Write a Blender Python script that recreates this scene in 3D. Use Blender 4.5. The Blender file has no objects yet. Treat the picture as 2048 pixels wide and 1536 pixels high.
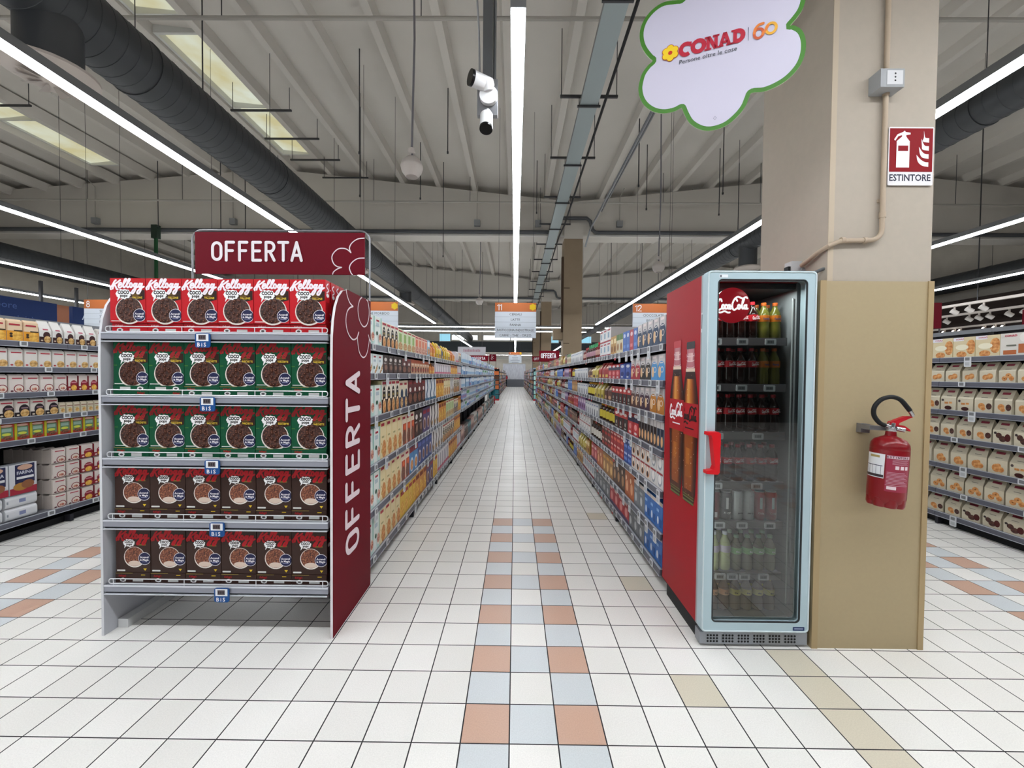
import bpy, math, random
from math import pi, sin, cos, radians
from mathutils import Vector, Matrix

SC = bpy.context.scene
COL = SC.collection
random.seed(11)

# ------------------------------------------------------------------ camera, world, exposure
PITCH, YAW, ROLL = 0.02239, -0.00715, -0.00875
fwd = Vector((sin(YAW) * cos(PITCH), cos(YAW) * cos(PITCH), -sin(PITCH)))
rgt = Vector((cos(YAW), -sin(YAW), 0))
dwn = fwd.cross(rgt)
r2 = rgt * cos(ROLL) + dwn * sin(ROLL)
d2 = -rgt * sin(ROLL) + dwn * cos(ROLL)
cam_data = bpy.data.cameras.new('camera')
cam_data.sensor_width = 36
cam_data.lens = 36 * 813.247 / 2048
cam_data.clip_end = 200
cam_data.clip_start = 0.05
cam = bpy.data.objects.new('camera', cam_data)
COL.objects.link(cam)
u2, b2 = -d2, -fwd
cam.matrix_world = Matrix(((r2.x, u2.x, b2.x, 0), (r2.y, u2.y, b2.y, 0), (r2.z, u2.z, b2.z, 1.50314), (0, 0, 0, 1)))
SC.camera = cam
SC.view_settings.view_transform = 'Standard'
SC.view_settings.look = 'None'
SC.view_settings.gamma = 1
SC.view_settings.exposure = 0.0
SC.view_settings.use_curve_mapping = False
world = bpy.data.worlds.new('world')
SC.world = world
world.use_nodes = True
world.node_tree.nodes['Background'].inputs[0].default_value = (0.75, 0.85, 1, 1)
world.node_tree.nodes['Background'].inputs[1].default_value = 0.6
LED_POWER = 32.0
FRONT_POWER = 63.0
SC.cycles.max_bounces = 7
SC.cycles.diffuse_bounces = 4
SC.cycles.transparent_max_bounces = 12
SC.cycles.caustics_reflective = False
SC.cycles.caustics_refractive = False

# ------------------------------------------------------------------ materials
def lin(h):
    h = h.lstrip('#')
    out = []
    for i in (0, 2, 4):
        c = int(h[i:i + 2], 16) / 255
        out.append(c / 12.92 if c <= 0.04045 else ((c + 0.055) / 1.055) ** 2.4)
    return (*out, 1)

_M = {}
def M(hexc, rough=0.5, metal=0.0, emit=0.0, spec=0.25):
    k = (hexc, rough, metal, emit, spec)
    if k not in _M:
        m = bpy.data.materials.new('paint_' + hexc.lstrip('#'))
        m.use_nodes = True
        p = m.node_tree.nodes['Principled BSDF']
        p.inputs['Base Color'].default_value = lin(hexc)
        p.inputs['Roughness'].default_value = rough
        p.inputs['Metallic'].default_value = metal
        p.inputs['Specular IOR Level'].default_value = spec
        if emit:
            p.inputs['Emission Color'].default_value = lin(hexc)
            p.inputs['Emission Strength'].default_value = emit
        _M[k] = m
    return _M[k]

def noise_mat(name, cols, scale, rough=0.5, detail=3.0, bump=0.0, stretch=None, distort=0.0, pos=None, spec=0.5):
    m = bpy.data.materials.new(name)
    m.use_nodes = True
    n, l = m.node_tree.nodes, m.node_tree.links
    p = n['Principled BSDF']
    tc = n.new('ShaderNodeTexCoord')
    t = n.new('ShaderNodeTexNoise')
    t.inputs['Scale'].default_value = scale
    t.inputs['Detail'].default_value = detail
    t.inputs['Distortion'].default_value = distort
    src = tc.outputs['Object']
    if stretch:
        mp = n.new('ShaderNodeMapping')
        mp.inputs['Scale'].default_value = stretch
        l.new(src, mp.inputs['Vector'])
        src = mp.outputs['Vector']
    l.new(src, t.inputs['Vector'])
    r = n.new('ShaderNodeValToRGB')
    e = r.color_ramp.elements
    k = len(cols)
    for i, c in enumerate(cols):
        at = pos[i] if pos else 0.32 + 0.36 * i / max(1, k - 1)
        if i == 0: el = e[0]; el.position = at
        elif i == k - 1: el = e[-1]; el.position = at
        else: el = e.new(at)
        el.color = lin(c)
    l.new(t.outputs['Fac'], r.inputs['Fac'])
    l.new(r.outputs['Color'], p.inputs['Base Color'])
    p.inputs['Roughness'].default_value = rough
    p.inputs['Specular IOR Level'].default_value = spec
    if bump:
        b = n.new('ShaderNodeBump')
        b.inputs['Strength'].default_value = bump
        b.inputs['Distance'].default_value = 0.01
        l.new(t.outputs['Fac'], b.inputs['Height'])
        l.new(b.outputs['Normal'], p.inputs['Normal'])
    return m

def emit_mat(name, hexc, power, dirt=None):
    m = bpy.data.materials.new(name)
    m.use_nodes = True
    n, l = m.node_tree.nodes, m.node_tree.links
    n.remove(n['Principled BSDF'])
    e = n.new('ShaderNodeEmission')
    e.inputs['Color'].default_value = lin(hexc)
    e.inputs['Strength'].default_value = power
    l.new(e.outputs[0], n['Material Output'].inputs['Surface'])
    if dirt:
        tc = n.new('ShaderNodeTexCoord'); t = n.new('ShaderNodeTexNoise'); r = n.new('ShaderNodeValToRGB')
        t.inputs['Scale'].default_value = 0.9
        t.inputs['Detail'].default_value = 4
        l.new(tc.outputs['Object'], t.inputs['Vector'])
        l.new(t.outputs['Fac'], r.inputs['Fac'])
        el = r.color_ramp.elements
        el[0].position = 0.35; el[1].position = 0.65
        el[0].color = lin(dirt); el[1].color = lin(hexc)
        l.new(r.outputs['Color'], e.inputs['Color'])
    return m

def glass_mat():
    m = bpy.data.materials.new('door_glass')
    m.use_nodes = True
    n, l = m.node_tree.nodes, m.node_tree.links
    n.remove(n['Principled BSDF'])
    tr = n.new('ShaderNodeBsdfTransparent')
    tr.inputs['Color'].default_value = (0.86, 0.9, 0.88, 1)
    gl = n.new('ShaderNodeBsdfGlossy')
    gl.inputs['Roughness'].default_value = 0.02
    fr = n.new('ShaderNodeFresnel')
    fr.inputs['IOR'].default_value = 2.1
    mx = n.new('ShaderNodeMixShader')
    l.new(fr.outputs[0], mx.inputs[0]); l.new(tr.outputs[0], mx.inputs[1]); l.new(gl.outputs[0], mx.inputs[2])
    l.new(mx.outputs[0], n['Material Output'].inputs['Surface'])
    return m

def floor_mat():
    m = bpy.data.materials.new('floor_tiles')
    m.use_nodes = True
    n, l = m.node_tree.nodes, m.node_tree.links
    p = n['Principled BSDF']
    tc = n.new('ShaderNodeTexCoord')
    sx = n.new('ShaderNodeSeparateXYZ')
    l.new(tc.outputs['Object'], sx.inputs[0])
    def mt(op, a, b=None, c=None):
        x = n.new('ShaderNodeMath'); x.operation = op
        for i, v in enumerate((a, b, c)):
            if v is None: continue
            if isinstance(v, (int, float)): x.inputs[i].default_value = v
            else: l.new(v, x.inputs[i])
        return x.outputs[0]
    u = mt('ADD', mt('DIVIDE', sx.outputs['X'], 0.2), 1.05135)
    v = mt('SUBTRACT', mt('DIVIDE', sx.outputs['Y'], 0.2), 8.11486)
    iu, iv = mt('FLOOR', u), mt('FLOOR', v)
    fu, fv = mt('FRACT', u), mt('FRACT', v)
    du = mt('ABSOLUTE', mt('SUBTRACT', fu, 0.5)); dv = mt('ABSOLUTE', mt('SUBTRACT', fv, 0.5))
    gr = mt('MAXIMUM', mt('GREATER_THAN', du, 0.4858), mt('GREATER_THAN', dv, 0.4870))
    cm = mt('FLOORED_MODULO', mt('ADD', iu, 0.0), 17.0)
    inrow = mt('LESS_THAN', iv, 12.5)
    odd = mt('GREATER_THAN', mt('FLOORED_MODULO', iv, 2.0), 0.5)
    even = mt('SUBTRACT', 1.0, odd)
    c0 = mt('LESS_THAN', cm, 0.5)
    c2 = mt('COMPARE', cm, 2.0, 0.3)
    c1 = mt('COMPARE', cm, 1.0, 0.3)
    c02 = mt('ADD', c0, c2)
    org = mt('MULTIPLY', inrow, mt('MULTIPLY', c02, even))
    gry = mt('MULTIPLY', inrow, mt('ADD', mt('MULTIPLY', c02, odd), mt('MULTIPLY', c1, even)))
    bei = mt('MULTIPLY', mt('COMPARE', iu, 8.0, 0.3), mt('LESS_THAN', iv, 2.5))
    b5 = mt('MULTIPLY', mt('COMPARE', iu, 5.0, 0.3),
            mt('ADD', mt('COMPARE', iv, 1.0, 0.3), mt('ADD', mt('COMPARE', iv, 6.0, 0.3), mt('COMPARE', iv, 13.0, 0.3))))
    bei = mt('MINIMUM', mt('ADD', bei, b5), 1.0)
    # per-tile tone
    cb = n.new('ShaderNodeCombineXYZ'); l.new(iu, cb.inputs[0]); l.new(iv, cb.inputs[1])
    wn = n.new('ShaderNodeTexWhiteNoise'); l.new(cb.outputs[0], wn.inputs['Vector'])
    nz = n.new('ShaderNodeTexNoise'); nz.inputs['Scale'].default_value = 190; nz.inputs['Detail'].default_value = 2
    l.new(tc.outputs['Object'], nz.inputs['Vector'])
    nb = n.new('ShaderNodeTexNoise'); nb.inputs['Scale'].default_value = 0.8; nb.inputs['Detail'].default_value = 3
    l.new(tc.outputs['Object'], nb.inputs['Vector'])
    def mix(f, a, b):
        x = n.new('ShaderNodeMix'); x.data_type = 'RGBA'
        if isinstance(f, (int, float)): x.inputs[0].default_value = f
        else: l.new(f, x.inputs[0])
        for i, q in ((6, a), (7, b)):
            if isinstance(q, tuple): x.inputs[i].default_value = q
            else: l.new(q, x.inputs[i])
        return x.outputs[2]
    base = mix(wn.outputs['Value'], lin('#e6e4e0'), lin('#dcdad5'))
    wear = n.new('ShaderNodeMapRange'); wear.inputs[1].default_value = 0.45; wear.inputs[2].default_value = 0.7
    l.new(nb.outputs['Fac'], wear.inputs[0])
    base = mix(mt('MULTIPLY', wear.outputs[0], 0.35), base, lin('#d2cfc8'))
    base = mix(bei, base, lin('#cbc3b1'))
    base = mix(gry, base, lin('#c6cbce'))
    base = mix(org, base, lin('#bf9c89'))
    sp = n.new('ShaderNodeMapRange'); sp.inputs[1].default_value = 0.3; sp.inputs[2].default_value = 0.7
    sp.inputs[3].default_value = 0.93; sp.inputs[4].default_value = 1.05
    l.new(nz.outputs['Fac'], sp.inputs[0])
    mul = n.new('ShaderNodeMix'); mul.data_type = 'RGBA'; mul.blend_type = 'MULTIPLY'; mul.inputs[0].default_value = 1
    l.new(base, mul.inputs[6]); l.new(sp.outputs[0], mul.inputs[7])
    colr = mix(gr, mul.outputs[2], lin('#1b191d'))
    l.new(colr, p.inputs['Base Color'])
    rr = n.new('ShaderNodeMapRange'); rr.inputs[3].default_value = 0.27; rr.inputs[4].default_value = 0.42
    l.new(nb.outputs['Fac'], rr.inputs[0])
    l.new(mt('ADD', rr.outputs[0], mt('MULTIPLY', gr, 0.4)), p.inputs['Roughness'])
    p.inputs['Specular IOR Level'].default_value = 0.45
    bm = n.new('ShaderNodeBump'); bm.inputs['Strength'].default_value = 0.35; bm.inputs['Distance'].default_value = 0.003
    bm.invert = True
    l.new(gr, bm.inputs['Height']); l.new(bm.outputs[0], p.inputs['Normal'])
    return m

CONCRETE = noise_mat('painted_concrete', ['#c6c1b9', '#cdc8c0'], 0.5, 0.85)
PILLAR_M = noise_mat('pillar_paint', ['#a49a8d', '#a79c8f'], 25.0, 0.75, bump=0.02)
CLAD_M = noise_mat('clad_board', ['#9f8e6e', '#a1906f'], 60.0, 0.6, bump=0.02)
BROWN_M = noise_mat('brown_paint', ['#8d7b64', '#917f68'], 3.0, 0.75)
DUCT_M = M('#4b4d4f', 0.5, 0.5)
STEEL = M('#8d9094', 0.35, 0.9)
RODM = M('#4a4a4c', 0.5, 0.6)
FOOD = {
    'cocoa': noise_mat('cocoa_balls', ['#1d0c08', '#3a1c14', '#6b4335'], 95, 0.4, 1.5, pos=[0.35, 0.5, 0.72]),
    'flakes': noise_mat('cocoa_flakes', ['#2a120b', '#6b3420', '#a06a4a'], 120, 0.5, 2.0, pos=[0.32, 0.5, 0.7]),
    'oats': noise_mat('oat_mix', ['#6b4a2c', '#b98a55', '#e6cfa0'], 80, 0.6, 2.5),
    'biscuit': noise_mat('biscuit_print', ['#a8632c', '#c9874a', '#e0ac70'], 40, 0.6, 2.5),
    'berry': noise_mat('berry_print', ['#7c2430', '#c07860', '#ead8c4'], 60, 0.6, 2.5),
    'choc': noise_mat('chocolate_print', ['#21100c', '#45231b', '#5c3226'], 50, 0.5, 2.0),
    'grain': noise_mat('grain_print', ['#c08a2a', '#dca640', '#f0c860'], 30, 0.6, 2.0),
    'pasta': noise_mat('pasta_print', ['#8f6a38', '#c79b58', '#ddc08a'], 45, 0.6, 2.0),
    'beans': noise_mat('bean_print', ['#3a2418', '#6b3f28', '#8d5a3c'], 70, 0.6, 2.0),
    'mint': noise_mat('mint_print', ['#a7cfc6', '#c9e2dc', '#dfece8'], 9, 0.6, 2.0),
    'amber': noise_mat('cola_print', ['#220b06', '#5e2609', '#a85a1c'], 7, 0.45, 3.0, stretch=(1, 6, 1.3), pos=[0.4, 0.52, 0.7]),
}
def mat(c):
    return FOOD[c] if c in FOOD else (M(c) if isinstance(c, str) else c)

# ------------------------------------------------------------------ mesh builder
_TXT = {}
def text_shape(s, bold=0.0, shear=0.0):
    k = (s, bold, shear)
    if k not in _TXT:
        cu = bpy.data.curves.new('t', 'FONT')
        cu.body = s; cu.size = 1.0; cu.offset = bold; cu.shear = shear; cu.fill_mode = 'BOTH'; cu.resolution_u = 2
        o = bpy.data.objects.new('t', cu); COL.objects.link(o)
        bpy.context.view_layer.update()
        me = bpy.data.meshes.new_from_object(o.evaluated_get(bpy.context.evaluated_depsgraph_get()))
        vs = [(v.co.x, v.co.y) for v in me.vertices]
        fs = [tuple(f.vertices) for f in me.polygons]
        bpy.data.objects.remove(o); bpy.data.curves.remove(cu); bpy.data.meshes.remove(me)
        x0 = min(v[0] for v in vs); x1 = max(v[0] for v in vs)
        _TXT[k] = ([(v[0] - x0, v[1]) for v in vs], fs, x1 - x0)
    return _TXT[k]
CAP = 0.69

def spline(pts, n=6, closed=False):
    out = []
    N = len(pts)
    rng = range(N if closed else N - 1)
    for i in rng:
        if closed:
            p0, p1, p2, p3 = pts[(i - 1) % N], pts[i], pts[(i + 1) % N], pts[(i + 2) % N]
        else:
            p0, p1, p2, p3 = pts[max(i - 1, 0)], pts[i], pts[i + 1], pts[min(i + 2, N - 1)]
        for j in range(n):
            t = j / n
            out.append(tuple(0.5 * (2 * b + (c - a) * t + (2 * a - 5 * b + 4 * c - d) * t * t + (3 * b - a - 3 * c + d) * t ** 3)
                             for a, b, c, d in zip(p0, p1, p2, p3)))
    if not closed: out.append(tuple(pts[-1]))
    return out

def arc(cx, cy, rx, ry, a0, a1, n=14):
    return [(cx + rx * cos(radians(a0 + (a1 - a0) * i / n)), cy + ry * sin(radians(a0 + (a1 - a0) * i / n))) for i in range(n + 1)]

def rrect(x0, y0, x1, y1, r, n=5):
    o = []
    for cx, cy, a in ((x1 - r, y0 + r, -90), (x1 - r, y1 - r, 0), (x0 + r, y1 - r, 90), (x0 + r, y0 + r, 180)):
        o += arc(cx, cy, r, r, a, a + 90, n)
    return o

class MB:
    def __init__(s):
        s.v, s.f, s.m, s.s, s.mats = [], [], [], [], []
        s.frame((0, 0, 0), (1, 0, 0), (0, 0, 1))
    def frame(s, O, U, V):
        s.O, s.U, s.V = Vector(O), Vector(U), Vector(V)
        s.N = s.U.cross(s.V).normalized()
        return s
    def mi(s, m):
        m = mat(m)
        if m not in s.mats: s.mats.append(m)
        return s.mats.index(m)
    def add(s, vs, fs, m, smooth=False):
        b = len(s.v); k = s.mi(m)
        s.v += [tuple(v) for v in vs]
        for f in fs:
            s.f.append(tuple(b + i for i in f)); s.m.append(k); s.s.append(smooth)
        return s
    def box(s, x0, y0, z0, x1, y1, z1, m, front=None, top=None):
        vs = [(x0, y0, z0), (x1, y0, z0), (x1, y1, z0), (x0, y1, z0), (x0, y0, z1), (x1, y0, z1), (x1, y1, z1), (x0, y1, z1)]
        fs = [(0, 3, 2, 1), (4, 5, 6, 7), (0, 1, 5, 4), (1, 2, 6, 5), (2, 3, 7, 6), (3, 0, 4, 7)]
        ms = [m, top or m, front or m, m, m, m]
        b = len(s.v); s.v += vs
        for f, q in zip(fs, ms):
            s.f.append(tuple(b + i for i in f)); s.m.append(s.mi(q)); s.s.append(False)
        return s
    def prism(s, outline, d0, d1, m, side=None, back=True):
        # outline in the current frame, extruded along N from d0 to d1
        n = len(outline)
        P = lambda p, d: s.O + s.U * p[0] + s.V * p[1] + s.N * d
        a = [P(p, d0) for p in outline]; b = [P(p, d1) for p in outline]
        s.add(a + b, [tuple(range(n, 2 * n))] + ([tuple(range(n - 1, -1, -1))] if back else []), m)
        s.add(a + b, [(i, (i + 1) % n, n + (i + 1) % n, n + i) for i in range(n)], side or m)
        return s
    def poly(s, pts, m, d=0.0):
        return s.add([s.O + s.U * p[0] + s.V * p[1] + s.N * d for p in pts], [tuple(range(len(pts)))], m)
    def rect(s, x0, y0, x1, y1, m, d=0.0):
        return s.poly([(x0, y0), (x1, y0), (x1, y1), (x0, y1)], m, d)
    def ell(s, cx, cy, rx, ry, m, d=0.0, n=20):
        return s.poly(arc(cx, cy, rx, ry, 0, 360 - 360 / n, n - 1), m, d)
    def ribbon(s, pts, w, m, d=0.0, closed=False, caps=True):
        if closed: pts = list(pts) + [pts[0]]
        n = len(pts); L, R = [], []
        for i in range(n):
            if closed and i in (0, n - 1): a, b = pts[n - 2], pts[1]
            else: a, b = pts[max(i - 1, 0)], pts[min(i + 1, n - 1)]
            dx, dy = b[0] - a[0], b[1] - a[1]
            q = math.hypot(dx, dy) or 1
            nx, ny = -dy / q * w / 2, dx / q * w / 2
            L.append((pts[i][0] + nx, pts[i][1] + ny)); R.append((pts[i][0] - nx, pts[i][1] - ny))
        st = .000012
        P = lambda p, i: s.O + s.U * p[0] + s.V * p[1] + s.N * (d + st * i)
        s.add([P(p, i) for q in (R, L) for i, p in enumerate(q)], [(i, i + 1, n + i + 1, n + i) for i in range(n - 1)], m)
        if caps and not closed:
            for e in (0, n - 1):
                cx, cy = pts[e]
                p0 = L[0] if e == 0 else R[-1]
                a0 = math.atan2(p0[1] - cy, p0[0] - cx)
                s.add([P((cx + w / 2 * cos(a0 + pi * k / 7), cy + w / 2 * sin(a0 + pi * k / 7)), e) for k in range(8)], [tuple(range(8))], m)
        return s
    def text(s, t, x, y, h, m, d=0.0, align='c', bold=0.0, shear=0.0, wmax=None, wide=1.0):
        vs, fs, w = text_shape(t, bold, shear)
        k = h / CAP; kx = k * wide
        if wmax and w * kx > wmax: kx = wmax / w
        x0 = x - (w * kx / 2 if align == 'c' else (w * kx if align == 'r' else 0))
        return s.add([s.O + s.U * (x0 + a * kx) + s.V * (y + b * k) + s.N * d for a, b in vs], fs, m)
    def tube(s, pts, r, m, n=10, caps=True, smooth=True):
        pts = [Vector(p) for p in pts]
        rings = []
        up = None
        for i, p in enumerate(pts):
            t = (pts[min(i + 1, len(pts) - 1)] - pts[max(i - 1, 0)]).normalized()
            if up is None: up = Vector((0, 0, 1)) if abs(t.z) < 0.9 else Vector((1, 0, 0))
            x = t.cross(up).normalized(); y = x.cross(t).normalized(); up = y
            rr = r[i] if isinstance(r, (list, tuple)) else r
            rings.append([p + x * rr * cos(2 * pi * k / n) + y * rr * sin(2 * pi * k / n) for k in range(n)])
        vs = [v for q in rings for v in q]
        fs = [(i * n + k, (i + 1) * n + k, (i + 1) * n + (k + 1) % n, i * n + (k + 1) % n) for i in range(len(pts) - 1) for k in range(n)]
        s.add(vs, fs, m, smooth)
        if caps:
            s.add(rings[0], [tuple(range(n))], m); s.add(rings[-1], [tuple(range(n - 1, -1, -1))], m)
        return s
    def lathe(s, prof, m, n=16, c=(0, 0, 0), bands=None, smooth=True):
        # prof [(r, z)], bands: material per segment
        vs = [(c[0] + r * cos(2 * pi * k / n), c[1] + r * sin(2 * pi * k / n), c[2] + z) for r, z in prof for k in range(n)]
        b = len(s.v); s.v += vs
        for i in range(len(prof) - 1):
            q = s.mi(bands[i] if bands else m)
            for k in range(n):
                s.f.append((b + i * n + k, b + i * n + (k + 1) % n, b + (i + 1) * n + (k + 1) % n, b + (i + 1) * n + k)); s.m.append(q); s.s.append(smooth)
        s.f.append(tuple(b + k for k in range(n - 1, -1, -1))); s.m.append(s.mi(bands[0] if bands else m)); s.s.append(False)
        e = b + (len(prof) - 1) * n
        s.f.append(tuple(e + k for k in range(n))); s.m.append(s.mi(bands[-1] if bands else m)); s.s.append(False)
        return s
    def mesh(s, name):
        me = bpy.data.meshes.new(name)
        me.from_pydata(s.v, [], s.f)
        for q in s.mats: me.materials.append(q)
        me.polygons.foreach_set('material_index', s.m)
        me.polygons.foreach_set('use_smooth', s.s)
        if any(s.s): me.set_sharp_from_angle(angle=radians(42))
        me.update()
        return me

def place(name, me, parent=None, loc=(0, 0, 0), rz=0.0):
    if isinstance(me, MB): me = me.mesh(name)
    o = bpy.data.objects.new(name, me)
    COL.objects.link(o)
    if parent: o.parent = parent
    o.location = loc
    o.rotation_euler = (0, 0, rz)
    return o
def tag(o, label, cat, group=None, kind=None):
    o['label'] = label; o['category'] = cat
    if group: o['group'] = group
    if kind: o['kind'] = kind
    return o
def empty(name, loc=(0, 0, 0), rz=0.0):
    o = bpy.data.objects.new(name, None)
    o.empty_display_size = 0.1
    COL.objects.link(o); o.location = loc; o.rotation_euler = (0, 0, rz)
    return o
def struct(name, mb, **k):
    o = place(name, mb, **k); o['kind'] = 'structure'
    return o
ONES = 'zero one two three four five six seven eight nine ten eleven twelve thirteen fourteen fifteen sixteen seventeen eighteen nineteen'.split()
TENS = 'x x twenty thirty forty fifty sixty seventy eighty ninety'.split()
def word(n):
    if n < 20: return ONES[n]
    if n < 100: return TENS[n // 10] + ('-' + ONES[n % 10] if n % 10 else '')
    return ONES[n // 100] + '-hundred-' + word(n % 100) if n % 100 else ONES[n // 100] + '-hundred'
IRR = {'one': 'first', 'two': 'second', 'three': 'third', 'five': 'fifth', 'eight': 'eighth', 'nine': 'ninth', 'twelve': 'twelfth'}
def nth(n):
    w = word(n)
    h, _, t = w.rpartition('-')
    t = IRR.get(t) or (t[:-1] + 'ieth' if t.endswith('y') else t + 'th')
    return (h + '-' if h else '') + t

# ------------------------------------------------------------------ the shell
struct('floor', MB().box(-20, -9, -0.1, 19, 52, 0, floor_mat()))
VX, HB, ZV, SL = 1.95, 10.4, 7.5, 1.08 / 10.4
def zrib(x):
    q = abs((x - VX + HB * 4) % (2 * HB) - 0)
    q = min(q, 2 * HB - q)
    return ZV + SL * q
GAP = 0.22
mb = MB().frame((0, 0, 0), (1, 0, 0), (0, 0, 1))
kx = [-20, VX - HB, VX, VX + HB, 19]
prof = [(x, zrib(x) + GAP) for x in kx]
mb.prism(prof + [(19, 9.4), (-20, 9.4)], -52, 9, CONCRETE)
RIBX = [1.05 - 1.25 * k for k in range(17)] + [2.93 + 1.25 * k for k in range(13)]
for x in RIBX:
    z = zrib(x)
    mb.prism([(x - 0.075, z), (x + 0.075, z), (x + 0.14, z + GAP + 0.05), (x - 0.14, z + GAP + 0.05)], -52, 9, CONCRETE)
struct('ceiling', mb)
for k in range(-1, 5):
    y = 14.2 + 12 * (k - 1)
    if y < -9 or y > 50: continue
    mb = MB().frame((0, y, 0), (1, 0, 0), (0, 0, 1))
    top = [(x, zrib(x) - 0.005) for x in reversed(kx)]
    mb.prism([(-20, 6.33), (19, 6.33)] + top, -0.7, 0, CONCRETE)
    mb.box(-20, y - 0.03, 6.3, 19, y + 0.02, 6.36, M('#d8d5cf', 0.7))
    struct('ceiling_beam', mb)
WALLM = noise_mat('wall_paint', ['#b5afa4', '#c2bcb1'], 1.5, 0.8)
struct('wall_back', MB().box(-20, 52, 0, 19, 52.2, 9.2, WALLM))
struct('wall_left', MB().box(-20.2, -9, 0, -20, 52, 9.2, WALLM))
struct('wall_right', MB().box(19, -9, 0, 19.2, 52, 9.2, WALLM))
struct('wall_front', MB().box(-20, -9.2, 0, 19, -9, 9.2, M('#33302e', .8)))
struct('wall_right_panelling', MB().box(16.9, 6, 0, 17.1, 52, 4.5, M('#2a1f1b', 0.7)))
struct('wall_back_curtain', MB().box(-1.5, 50.6, 0, 1.3, 50.7, 2.9, noise_mat('curtain_grey', ['#8d8f96', '#a9abb2'], 6, 0.7, stretch=(4, 4, 0.4)))
       .box(-1.5, 50.55, 0.02, 1.3, 50.6, 0.95, M('#55575c', 0.6)))
struct('wall_back_bulkhead', MB().box(-20, 46.5, 4.1, 19, 46.9, 5.3, M('#3b3f42', 0.7)).box(-20, 46.4, 3.3, 19, 46.9, 3.7, M('#a7a49d', 0.7)))
DAY = emit_mat('daylight_pane', '#ffffff', 2.6)
SKYB = emit_mat('daylight_blue_pane', '#9fdcf2', 1.0)
for i, (x0, x1, z0, z1, mm) in enumerate(((-7.2, -5.8, 5.45, 5.95, DAY), (-5.7, -4.3, 5.45, 5.95, DAY), (-3.6, -0.6, 5.45, 5.95, DAY), (-0.5, 2.1, 5.45, 5.95, DAY), (4.1, 4.9, 5.2, 5.9, SKYB), (7.5, 8.6, 5.2, 5.9, SKYB), (-8.6, -7.4, 5.3, 6.1, SKYB))):
    mb = MB().box(x0, 46.3, z0, x1, 46.36, z1, mm)
    for a, b, c, d in ((x0 - .06, z0 - .06, x1 + .06, z0), (x0 - .06, z1, x1 + .06, z1 + .06), (x0 - .06, z0, x0, z1), (x1, z0, x1 + .06, z1)):
        mb.box(a, 46.28, b, c, 46.4, d, M('#d5d8da', 0.5))
    struct('window_%d' % (i + 4), mb)
SKY = emit_mat('skylight_pane', '#dfe6d6', 0.9, '#cfc79a')
FRAME_M = M('#c9c9c4', 0.6)
for i, (x0, x1, y0, y1) in enumerate(((-7.52, -6.62, 8.6, 13.2), (-7.52, -6.62, 3.6, 8.1), (-13.78, -12.88, 8.6, 13.2))):
    za, zb = zrib(x0) + GAP, zrib(x1) + GAP
    mb = MB()
    mb.add([(x0, y0, za - .02), (x1, y0, zb - .02), (x1, y1, zb - .02), (x0, y1, za - .02)], [(0, 3, 2, 1)], SKY)
    for a, b, c, d in ((x0 - .06, y0 - .06, x1 + .06, y0), (x0 - .06, y1, x1 + .06, y1 + .06), (x0 - .06, y0, x0, y1), (x1, y0, x1 + .06, y1), ((x0 + x1) / 2 - .45, (y0 + y1) / 2, (x0 + x1) / 2 + .45, (y0 + y1) / 2 + .03)):
        mb.box(a, b, min(za, zb) - .07, c, d, max(za, zb) + .02, FRAME_M)
    struct('window_%d' % (i + 1), mb)

# pillars
mb = MB().box(1.705, 2.255, 0, 2.27, 2.866, 6.75, PILLAR_M)
mb.box(1.705, 2.252, 2.03, 1.735, 2.256, 6.75, M('#b3a491', 0.7))
struct('pillar_near_cooler', mb)
mb = MB().box(1.657, 2.24, 0, 2.272, 2.255, 2.03, CLAD_M).box(1.657, 2.255, 0, 1.7, 2.9, 2.03, CLAD_M).box(2.262, 2.255, 0, 2.272, 2.9, 2.03, CLAD_M)
for a, b in ((1.657, 1.69), (2.242, 2.272)):
    mb.box(a, 2.234, 0, b, 2.24, 2.032, M('#a08b68', 0.55))
struct('pillar_cladding', mb)
for y in (14.1, 26.1, 38.1):
    mb = MB().box(1.655, y, 0, 2.293, y + 0.65, 6.2, BROWN_M).box(1.655, y, 6.2, 2.293, y + 0.65, 6.74, CONCRETE)
    mb.box(1.58, y + .05, 3.0, 1.655, y + .2, 5.6, M('#4a3a2d', 0.6))
    if y < 20: mb.box(1.32, y + .1, 2.75, 1.655, y + .45, 3.12, BROWN_M)
    for z in (2.6, 4.5):
        mb.box(1.66, y - .006, z, 1.86, y, z + .025, M('#4d3f31', 0.7))
    struct('pillar_between_beams', mb)

# ------------------------------------------------------------------ lamps
LEDM = emit_mat('led_diffuser', '#f7fbff', LED_POWER)
HOUSE = M('#8b8d90', 0.4, 0.7)
LZ = 3.64
LED_MESH = {}
FRONTM = emit_mat('led_diffuser_front', '#f7fbff', FRONT_POWER)
def led(cx, cy, length, along, label, group, mm=None):
    o = empty('linear_lamp', (cx, cy, LZ), 0 if along == 'y' else -pi / 2)
    k = (round(length, 3), mm is None)
    if k not in LED_MESH:
        h = length / 2
        a = MB().box(-.046, -h, 0.006, .046, h, .075, HOUSE)
        b = MB().box(-.042, -h + .02, -.014, .042, h - .02, .006, mm or LEDM)
        LED_MESH[k] = (a.mesh('housing'), b.mesh('diffuser'))
    place('housing', LED_MESH[k][0], o); place('diffuser', LED_MESH[k][1], o)
    for q in ((-length / 2 + .5), 0, (length / 2 - .5)):
        top = zrib(cx + (q if along == 'x' else 0)) + GAP + .01 - LZ
        w = MB().tube([(0, 0, .07), (0, 0, top)], .004, RODM, 5)
        place('suspension_wire', w, o, (0, q, 0))
    tag(o, label, 'lamp', group)
AIS = 3.38
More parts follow.
